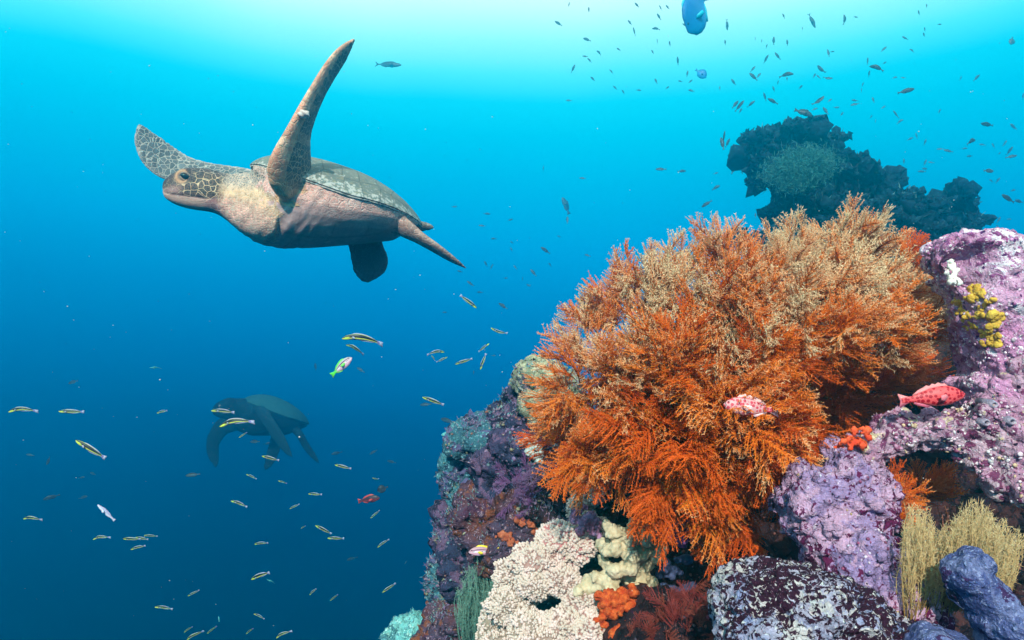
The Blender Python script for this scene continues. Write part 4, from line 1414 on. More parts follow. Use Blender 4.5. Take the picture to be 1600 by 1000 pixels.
M_STRAW = frond_material('straw_hydroid', (0.22, 0.12, 0.035), (0.52, 0.35, 0.15), (0.74, 0.57, 0.31), (0.80, 0.66, 0.40), (0.3, 0.2, 0.1), .15)
tuft('hydroid_tuft', 'straw yellow bristly tuft in front of the dark hollow at lower right', 'hydroid', [(1412, 985), (1440, 965), (1480, 950), (1530, 950), (1570, 955)],
     [(1418, 800), (1440, 795), (1470, 835), (1505, 795), (1530, 785), (1555, 815), (1592, 830)], .88, 1.0, 760, M_STRAW, 3, rad=.00052, pins=46, plen=.0072, sway=.04)
M_GREEN = frond_material('green_hydroid', (0.05, 0.11, 0.09), (0.11, 0.22, 0.17), (0.22, 0.36, 0.28), (0.3, 0.46, 0.36), (0.1, 0.15, 0.1), .15)
tuft('green_tuft', 'soft grey green feathery tuft at the foot of the slope left of the white coral', 'hydroid', [(728, 1010), (750, 1015), (772, 1010)], [(722, 920), (735, 885), (752, 872), (768, 890), (778, 920)], 1.72, 1.84, 420, M_GREEN, 4, rad=.0009, pins=34, plen=.009, sway=.085)
tuft('brown_tuft', 'dark brown hydroid tuft standing in the dark hollow behind the yellow tuft', 'hydroid', [(1480, 880), (1520, 880)], [(1470, 800), (1500, 785), (1530, 800)], 1.12, 1.2, 110, frond_material('brown_hydroid', (0.10, 0.03, 0.02), (0.22, 0.07, 0.04), (0.3, 0.13, 0.08), (0.36, 0.18, 0.12), (0.1, .05, .03), .1), 5)


def fuzz(name, label, cat, spots, mat, seed, s0, s1, spread=1.0):
    rng = np.random.default_rng(seed)
    L_ = []
    for (px, py, d, dx, dz, n, r) in spots:
        for _ in range(n):
            dr = unit(np.array([dx, -.45, dz]) + rng.normal(0, .5 * spread, 3))
            L_.append((P(px + rng.normal(0, r), py + rng.normal(0, r), d + rng.normal(0, .012)), dr, rng.uniform(s0, s1), rng.uniform(.1, .5)))
    V, Fq, Ft, ti, pa, tw = place_fronds(FRONDS, L_, rng)
    me = mesh_np(name, V, [Ft, Fq], smooth=False, attrs={'tip': ti, 'pale': pa, 'twig': tw * 0})
    return tag(add_obj(name, me, mat, None, base_of(V)), label, cat)


fuzz('coral_sprig', 'orange coral sprig at the left wall of the dark hollow', 'coral', [(1392, 815, 1.06, .05, 1, 16, 9), (1388, 780, 1.07, 0, 1, 10, 6)], M_CORAL, 1, .4, .65)
fuzz('coral_sprig', 'dim reddish coral sprig deep inside the dark hollow', 'coral', [(1450, 775, 1.25, .3, .8, 14, 9)], M_CORAL, 2, .45, .7)
M_REDF = frond_material('red_turf', (0.10, 0.02, 0.015), (0.26, 0.06, 0.035), (0.42, 0.16, 0.10), (0.5, 0.25, 0.16), (0.1, .04, .03), .1)
fuzz('red_turf', 'dark red feathery turf on the shaded bottom between the sponge and the spotted boulder', 'seaweed', [(1050, 975, 1.19, 0, .8, 26, 22), (1105, 985, 1.10, .1, .8, 26, 18), (1010, 985, 1.20, -.1, .8, 16, 14), (1085, 950, 1.22, .1, .7, 16, 16)], M_REDF, 3, .28, .5, 1.3)
M_PURF = frond_material('purple_turf', (0.10, 0.05, 0.12), (0.24, 0.14, 0.27), (0.44, 0.32, 0.42), (0.5, 0.4, 0.48), (0.1, .06, .1), .1)
fuzz('purple_turf', 'dusty purple feathery turf on the slope below the left end of the orange coral', 'seaweed', [(815, 765, 1.71, -.1, .7, 30, 16), (835, 780, 1.70, 0, .6, 24, 13)], M_PURF, 4, .3, .5, 1.3)
fuzz('pale_sprig', 'single tan sprig growing between the orange coral and the pink pinnacle', 'coral', [(1414, 425, 1.30, .1, 1.2, 7, 5)], M_CORAL, 5, .5, .75, .6)

# ================================================================== the far reef top
FD = 6.6
R_FAR = reef_material('dimmed_reef_rock', (0.003, 0.011, 0.026), (0.005, 0.016, 0.036), (0.010, 0.036, 0.058), (0.002, 0.006, 0.016), (0.025, 0.085, 0.12), s_patch=5.0, s_blotch=9, s_speck=26, t_patch=.56, t_speck=.63)  # near-black blue: dim light and watery distance painted into the rock colour
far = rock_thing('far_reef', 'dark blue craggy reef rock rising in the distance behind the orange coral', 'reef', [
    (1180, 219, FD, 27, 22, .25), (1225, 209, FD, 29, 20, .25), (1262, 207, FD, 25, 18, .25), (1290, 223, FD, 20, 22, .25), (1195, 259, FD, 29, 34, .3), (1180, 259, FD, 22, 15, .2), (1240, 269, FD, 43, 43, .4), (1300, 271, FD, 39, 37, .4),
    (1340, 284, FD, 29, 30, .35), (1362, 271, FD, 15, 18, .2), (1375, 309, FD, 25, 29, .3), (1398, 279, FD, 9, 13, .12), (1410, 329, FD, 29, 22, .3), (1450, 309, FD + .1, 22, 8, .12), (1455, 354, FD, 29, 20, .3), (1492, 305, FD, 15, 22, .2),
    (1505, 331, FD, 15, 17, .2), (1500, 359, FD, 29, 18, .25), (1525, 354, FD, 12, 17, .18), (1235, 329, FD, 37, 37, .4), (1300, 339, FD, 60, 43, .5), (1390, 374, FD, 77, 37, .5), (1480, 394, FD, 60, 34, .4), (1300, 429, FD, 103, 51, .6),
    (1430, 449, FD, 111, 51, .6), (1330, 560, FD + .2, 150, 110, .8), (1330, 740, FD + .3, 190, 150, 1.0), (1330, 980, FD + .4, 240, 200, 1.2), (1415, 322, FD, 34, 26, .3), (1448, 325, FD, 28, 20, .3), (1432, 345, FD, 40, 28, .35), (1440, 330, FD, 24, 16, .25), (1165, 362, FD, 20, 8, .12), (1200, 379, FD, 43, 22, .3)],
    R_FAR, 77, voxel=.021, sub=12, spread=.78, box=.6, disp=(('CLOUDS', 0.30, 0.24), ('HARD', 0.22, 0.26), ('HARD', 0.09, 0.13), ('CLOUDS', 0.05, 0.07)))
# pale tuft on its face
rg = np.random.default_rng(14)
d = FD - .50
n = 9000
dirs = unit(rg.normal(size=(n, 3)) * np.array([1, .8, 1]) + np.array([0, -.4, .25]))
base = np.where(rg.random((n, 1)) < .55, P(1240, 272, d), P(1262, 256, d)) + rg.normal(0, .075, (n, 3)) * np.array([1.5, .6, .85])
V, F, t = pyramids(base, dirs, rg.uniform(.025, .06, n), .0035, rg)
M_FT = frond_material('far_tuft_green', (0.02, 0.10, 0.09), (0.04, 0.17, 0.15), (0.06, 0.24, 0.2), (0.07, 0.27, 0.22), (0, 0, 0), .1)
tag(add_obj('soft_coral', mesh_np('soft_coral', V, F, smooth=False, attrs={'tip': t, 'pale': t * 0 + .5, 'twig': t * 0}), M_FT, None, base_of(V)), 'pale green bushy soft coral on the face of the far reef', 'coral')
turf([far], 9000, 84, [(.006, .02, .03), (.05, .15, .17), (.02, .06, .08), (.09, .22, .22), (.006, .012, .02)], .02, .07, .006, ledges)  # brighter tufts on the ledges also paint in the far reef's highlights

# ================================================================== fish
def fish_mesh(prof, wid, bend=0.0, bend_v=0.0, nr=22, nc=16):
    """unit length body, head at +x .5; prof: (u, half height, centre offset)"""
    us = np.linspace(0, 1, nr)
    pu, ph, pc = (np.array(q) for q in zip(*prof))
    a = np.linspace(0, 2 * math.pi, nc, endpoint=False)
    rings, U, Vv = [], [], []
    for u in us:
        h = np.interp(u, pu, ph)
        c = np.interp(u, pu, pc)
        w = h * wid * (1.0 if u < .5 else 1 - .55 * (u - .5) / .5)
        x = 0.5 - u
        rings.append(np.stack([np.full(nc, x), np.cos(a) * w + bend * (u - .35) ** 2 * np.sign(u - .35), np.sin(a) * h + c + bend_v * (u - .4) ** 2], -1))
        U.append(np.full(nc, u))
        Vv.append(np.sin(a))
    V, F = loft(rings)
    U = np.concatenate([np.concatenate(U), [0, 1]])
    Vv = np.concatenate([np.concatenate(Vv), [0, 0]])
    return V, F, U, Vv


def plate(outline, th=0.012, y0=0.0, bend=0.0, bend_v=0.0, at=0.4):
    """fin: outline in (x, z), given a little thickness"""
    o = np.array(outline, float)
    n = len(o)
    c = o.mean(0)
    u = 0.5 - o[:, 0]
    yb = bend * (u - .35) ** 2 * np.sign(u - .35)
    zb = bend_v * (u - .4) ** 2
    A = np.stack([o[:, 0], np.full(n, y0 - th * .25) + yb, o[:, 1] + zb], -1)
    B = np.stack([o[:, 0], np.full(n, y0 + th * .25) + yb, o[:, 1] + zb], -1)
    V = np.concatenate([A, B, [A.mean(0) - [0, th * .4, 0]], [B.mean(0) + [0, th * .4, 0]]])
    j = np.arange(n)
    k = (j + 1) % n
    F = [np.stack([j, k, k + n, j + n], -1), np.concatenate([np.stack([k, j, np.full(n, 2 * n)], -1), np.stack([j + n, k + n, np.full(n, 2 * n + 1)], -1)])]
    return V, F


def fish_mat(name, fn, rough=.45):
    m, nt, b = new_mat(name)
    u = attr_(nt, 'u').outputs['Fac']
    v = attr_(nt, 'v').outputs['Fac']
    co = nd(nt, 'ShaderNodeTexCoord').outputs['Object']
    n = noise_(nt, co, 9.0, 4.0)
    c = fn(nt, u, v, co, n.outputs[0])
    nt.links.new(c, b.inputs['Base Color'])
    b.inputs['Roughness'].default_value = rough
    b.inputs['Specular IOR Level'].default_value = 0.3
    return m


def band(nt, v, lo, hi, s=.05):
    return math_(nt, 'MULTIPLY', step_(nt, v, lo - s, lo + s), math_(nt, 'SUBTRACT', 1.0, step_(nt, v, hi - s, hi + s)))


def striped_fn(nt, u, v, co, n):
    c = mix_(nt, step_(nt, v, -.95, -.7), (.06, .09, .18), (.14, .19, .24))
    c = mix_(nt, band(nt, v, -.52, -.22), c, (.60, .60, .03))
    c = mix_(nt, band(nt, v, -.18, .90), c, (.005, .007, .007))
    c = mix_(nt, band(nt, v, .91, 1.2, .03), c, (.40, .45, .06))
    hd = math_(nt, 'MULTIPLY', math_(nt, 'SUBTRACT', 1.0, step_(nt, u, .14, .24)), math_(nt, 'SUBTRACT', 1.0, step_(nt, v, .05, .3)))
    c = mix_(nt, hd, c, (.60, .68, .07))
    return mix_(nt, step_(nt, u, .90, .98), c, (.22, .18, .45))


def hog_fn(back, mid, tail):
    def fn(nt, u, v, co, n):
        c = mix_(nt, band(nt, v, -.15, .12, .04), (.75, .40, .52), (.85, .80, .78))
        c = mix_(nt, band(nt, v, .30, .52, .05), c, back)
        c = mix_(nt, math_(nt, 'MULTIPLY', band(nt, v, -.05, .10, .03), step_(nt, n, .45, .5)), c, back)
        c = mix_(nt, band(nt, v, .6, 1.2), c, mid)
        return mix_(nt, step_(nt, u, .66, .84), c, tail)
    return fn


def hawk_fn(ground, spot):
    def fn(nt, u, v, co, n):
        vv = voro_(nt, co, 15.0, 'F1', .55)
        s = math_(nt, 'SUBTRACT', 1.0, step_(nt, vv.outputs['Distance'], .38, .50))
        return mix_(nt, s, ground, spot)
    return fn


def flat_fn(a, b):
    return lambda nt, u, v, co, n: mix_(nt, step_(nt, math_(nt, 'ADD', v, math_(nt, 'MULTIPLY', math_(nt, 'SUBTRACT', n, .5), .8)), -.5, .5), b, a)


SLIM = [(0, .010, 0), (.04, .036, -.004), (.10, .056, 0), (.20, .074, 0), (.35, .085, 0), (.5, .083, 0), (.65, .070, 0), (.78, .052, 0), (.87, .038, 0), (.93, .036, 0), (.97, .042, 0), (1, .038, 0)]
DEEP = [(0, .012, -.02), (.04, .06, -.02), (.12, .11, -.005), (.25, .155, 0), (.40, .165, 0), (.55, .14, 0), (.70, .09, 0), (.80, .055, 0), (.86, .05, 0), (.90, .05, 0)]
DAMS = [(0, .01, 0), (.05, .055, 0), (.15, .10, 0), (.30, .135, 0), (.48, .13, 0), (.62, .10, 0), (.75, .058, 0), (.84, .034, 0), (.90, .036, 0)]
DISC = [(0, .03, -.03), (.05, .11, -.02), (.14, .24, 0), (.28, .33, .01), (.45, .355, .01), (.60, .29, .005), (.72, .17, 0), (.80, .075, 0), (.86, .055, 0)]
SPIN = [(0, .01, 0), (.06, .04, 0), (.2, .08, 0), (.42, .10, 0), (.62, .08, 0), (.8, .035, 0), (.88, .018, 0), (.92, .02, 0)]


def tail_out(h0, h1, x0=-.40, x1=-.56, fork=.03):
    return [(x0, h0), (x0 - .04, h0 * 1.25), (x1, h1), (x1 - .005, h1 * .75), (x1 + fork, 0), (x1 - .005, -h1 * .75), (x1, -h1), (x0 - .04, -h0 * 1.25), (x0, -h0)]


def top_out(prof, u0, u1, h, spiky=0, sign=1):
    us = np.linspace(u0, u1, 13)
    pu, ph, pc = (np.array(q) for q in zip(*prof))
    low = [(0.5 - u, sign * (np.interp(u, pu, ph) - .012)) for u in us]
    hi = []
    for i, u in enumerate(us):
        t = (u - u0) / (u1 - u0)
        e = h * (min(1, t * 6) ** .6) * (1 if t < .8 else 1 - (t - .8) / .2 * .75)
        if spiky and t < .6:
            e *= 1.25 if i % 2 else .7
        hi.append((0.5 - u - .02, sign * (np.interp(u, pu, ph) + e)))
    return low + hi[::-1]


def pack(V, F, uv, mat, name):
    return mesh_np(name, V, F, attrs={'u': uv[0], 'v': uv[1]})


M_STR = fish_mat('striped_fish_skin', striped_fn)
M_STRF = fish_mat('striped_fish_fin', lambda nt, u, v, co, n: mix_(nt, n, (.30, .34, .30), (.35, .30, .55)))
M_DRK = fish_mat('dark_fish_skin', flat_fn((.010, .014, .018), (.035, .045, .055)), .5)
M_DEYE = M_EYE


def compound(kind, prof, wid, skin, finmat, tail, dorsal, anal=None, pect=None, bend=0.0, bend_v=0.0, eye=None):
    """body and fins as meshes in unit fish space: {part name: [(mesh, material)]}"""
    V, F, U, W = fish_mesh(prof, wid, bend, bend_v)
    out = [('body', pack(V, F, (U, W), skin, 'body'), skin)]
    for nm, o in (('tail_fin', tail), ('dorsal_fin', dorsal), ('anal_fin', anal)):
        if o:
            fv, ff = plate(o, .014, 0, bend, bend_v)
            out.append((nm, pack(fv, ff, (0.5 - fv[:, 0], np.where(fv[:, 2] > 0, 1.0, -1.0) * .9), finmat, nm), finmat))
    if pect:
        for s in (1, -1):
            fv, ff = plate(pect, .012)
            ang = math.radians(32) * s
            x = fv[:, 0] - pect[0][0]
            y = fv[:, 1].copy()
            fv[:, 0] = pect[0][0] + x * math.cos(ang)
            fv[:, 1] = y + s * (np.interp(.5 - pect[0][0], [p[0] for p in prof], [p[1] for p in prof]) * wid * .95 + np.abs(x) * math.sin(abs(ang)))
            out.append(('pectoral_fin', pack(fv, ff, (0.5 - fv[:, 0], fv[:, 2] * 0), finmat, 'pectoral_fin'), finmat))
    if eye:
        eu, ez, er = eye
        pu, ph, pc = (np.array(q) for q in zip(*prof))
        h = np.interp(eu, pu, ph)
        for s in (1, -1):
            y = s * math.sqrt(max(0, 1 - (ez / h) ** 2)) * h * wid
            ev = ico(2)[0] * er * np.array([1, .6, 1]) + np.array([.5 - eu, y * .96, ez + np.interp(eu, pu, pc)])
            out.append(('eye', mesh_np('eye', ev, ico(2)[1]), M_DEYE))
    return out


def as_one(parts, name):
    """a fish too small in the picture to show its parts: one mesh, one skin"""
    VV, FF, UU, WW, off = [], {3: [], 4: []}, [], [], 0
    for nm, me, mt in parts:
        if nm in ('eye', 'pectoral_fin'):
            continue
        v = verts_of(me)
        for p in me.polygons:
            FF[len(p.vertices)].append([i + off for i in p.vertices])
        for k, L_ in (('u', UU), ('v', WW)):
            a = np.empty(len(v), np.float32)
            me.attributes[k].data.foreach_get('value', a)
            L_.append(a)
        VV.append(v)
        off += len(v)
    return mesh_np(name, np.concatenate(VV), [np.array(FF[k]) for k in (3, 4) if FF[k]], attrs={'u': np.concatenate(UU), 'v': np.concatenate(WW)})


def pose(o, px, py, d, length_px, deg, yaw, roll=0.0):
    """deg: heading in the picture, counted anticlockwise from right; yaw: turned towards (+) the camera"""
    a = math.radians(deg)
    y = math.radians(yaw)
    h = np.array([math.cos(a) * math.cos(y), -math.sin(y), math.sin(a) * math.cos(y)])
    z = np.array([0, 0, 1.0])
    if abs(h[2]) > .94:
        z = np.array([-1.0 if math.cos(a) > 0 else 1.0, 0, .35])
    up = unit(z - np.dot(z, h) * h)
    side = np.cross(up, h)
    r = math.radians(roll)
    up2 = up * math.cos(r) + side * math.sin(r)
    side2 = np.cross(up2, h)
    s = length_px * d / FPX / max(.35, math.cos(y))
    o.matrix_world = Matrix(((h[0] * s, side2[0] * s, up2[0] * s, 0), (h[1] * s, side2[1] * s, up2[1] * s, 0), (h[2] * s, side2[2] * s, up2[2] * s, 0), (0, 0, 0, 1)))
    o.location = Vector(P(px, py, d))


def fish_thing(name, parts, label, cat, group=None):
    r = empty(name, (0, 0, 0))
    tag(r, label, cat, group)
    for nm, me, mt in parts:
        o = bpy.data.objects.new(nm, me)
        if len(me.materials) == 0:
            me.materials.append(mt)
        o.parent = r
        COL.objects.link(o)
    return r


def fish_single(name, me, mat, label, cat, group=None):
    o = bpy.data.objects.new(name, me)
    if len(me.materials) == 0:
        me.materials.append(mat)
    COL.objects.link(o)
    return tag(o, label, cat, group)


# ---- slim striped fish
STR = [compound('s', SLIM, .52, M_STR, M_STRF, tail_out(.045, .075, -.47, -.58, .01), top_out(SLIM, .22, .86, .022), top_out(SLIM, .48, .86, .018, 0, -1),
                [(.25, -.02), (.20, .015), (.12, .0), (.10, -.04), (.17, -.05)], bd, bv, (.09, .018, .013)) for bd, bv in ((0, 0), (.25, -.10), (-.5, -.42), (.6, .35))]
STR1 = [as_one(p, 'striped_fish') for p in STR]
GS = 'slim striped fish of the lower water'
SHARE = 'very small thin striped fish scattered in the dark lower water'
# px, py, length px, heading, bend variant, label
STRIPED = [
    (32, 639, 36, 187, 2, 'arched striped fish nearest the left edge of the photo'),
    (110, 643, 33, 177, 0, 'striped fish with pale yellow head swimming left, second from the left edge'),
    (140, 701, 48, 146, 0, 'large bright striped fish diving tail down in the left water'),
    (253, 643, 20, 195, 1, 'thin dim striped fish left of the distant turtle'),
    (48, 809, 25, 182, 2, 'striped fish alone low at the left edge'),
    (156, 839, 23, 194, 2, 'striped fish tilted nose down just below the pale lavender fish'),
    (205, 842, 25, 178, 0, 'leftmost striped fish of the tight row of three'),
    (221, 841, 20, 174, 0, 'middle striped fish of the tight row of three'),
    (235, 837, 18, 172, 0, 'rightmost striped fish of the tight row of three'),
    (215, 855, 22, 196, 1, 'striped fish swimming just under the tight row of three'),
    (255, 949, 22, 165, 1, 'dim striped fish near the bottom left, nose up'),
    (347, 642, 30, 174, 1, 'striped fish in front of the distant turtle, above the larger one'),
    (365, 658, 46, 195, 2, 'bright striped fish with yellow lips across the belly of the distant turtle'),
    (421.6, 715.6, 26, 166, 0, 'striped fish crossing the dark hind flipper of the distant turtle'),
    (535, 729, 25, 168, 0, 'striped fish right of the hanging flippers of the distant turtle'),
    (392.5, 744, 16, 155, 1, None), (441, 753, 13, 160, 0, None), (491.5, 772, 21, 180, 0, 'level pale striped fish left of the dark red fish'),
    (373, 786, 24, 158, 1, 'striped fish pointing nose up below the distant turtle'), (459.5, 791.5, 16, 205, 0, None),
    (586.7, 748, 10, 170, 3, None), (585.5, 804, 16, 220, 0, 'pale striped fish just below the dark red fish'), (473.5, 823.6, 9, 215, 1, None),
    (504.5, 827, 26, 150, 0, 'thin striped fish slanting down, upper one of a pair'), (523.7, 841, 23, 174, 0, 'level striped fish just below the slanting one of a pair'),
    (597.5, 849, 18, 215, 1, None), (407.5, 848.5, 21, 188, 1, 'dim level striped fish in the middle of the dark water'),
    (406, 899, 34, 205, 1, 'large striped fish with raised yellow tail low in the dark water'), (488.5, 924.5, 17, 225, 1, None), (521.5, 934, 13, 215, 0, None),
    (607, 919, 21, 210, 0, 'yellow striped fish nose down left of the teal rock'), (301.6, 927, 17, 205, 0, None), (404.5, 962, 17, 155, 1, None),
    (330.4, 984.5, 15, 215, 0, None), (389.5, 986, 14, 220, 1, None), (440.5, 990.5, 23, 210, 2, 'striped fish at the bottom edge, farther right of the two large ones'),
    (302.5, 992.5, 23, 205, 2, 'striped fish at the bottom edge, farther left of the two large ones'), (293.5, 983.5, 13, 215, 1, None),
    (563.5, 527, 56, 176, 2, 'largest striped fish, right of centre under the turtle, with violet tail'),
    (553.5, 543, 27, 155, 2, 'curved striped fish just under the largest striped fish'),
    (682, 549, 25, 0, 2, 'short curved striped fish facing right, level with the coral'), (677, 559, 10, 130, 1, None),
    (691, 561.5, 17, 25, 0, 'small striped fish rising right below the short curved one'), (723.6, 565, 26, 198, 0, 'straight striped fish nose down left of two dark ones'),
    (733, 472, 30, -38, 0, 'striped fish diving right below the tip of the turtle\'s hind flipper'), (778, 518, 24, 158, 3, 'curved striped fish nose up nearest the orange coral'),
    (756.5, 542.6, 20, 38, 0, 'striped fish climbing right, above a nearly vertical one'), (754.4, 566, 25, 250, 0, 'nearly vertical dark striped fish left of the orange coral'),
    (675.5, 626, 33, 160, 0, 'bright striped fish alone in mid water left of the slope'), (379, 680, 12, 215, 0, None)]
for i, (px, py, ln, deg, bv, lab) in enumerate(STRIPED):
    d = min(7.0, max(2.1, .098 * FPX / ln))
    if 335 < px < 440 and 630 < py < 730:
        d = min(d, 6.5)
    lab = lab or SHARE
    if ln >= 15.5:
        o = fish_thing('striped_fish', STR[bv], lab, 'fish', GS)
    else:
        o = fish_single('striped_fish', STR1[bv], M_STR, lab, 'fish', GS)
    pose(o, px, py, d, ln, deg, random.uniform(-14, 24), random.uniform(-8, 8))

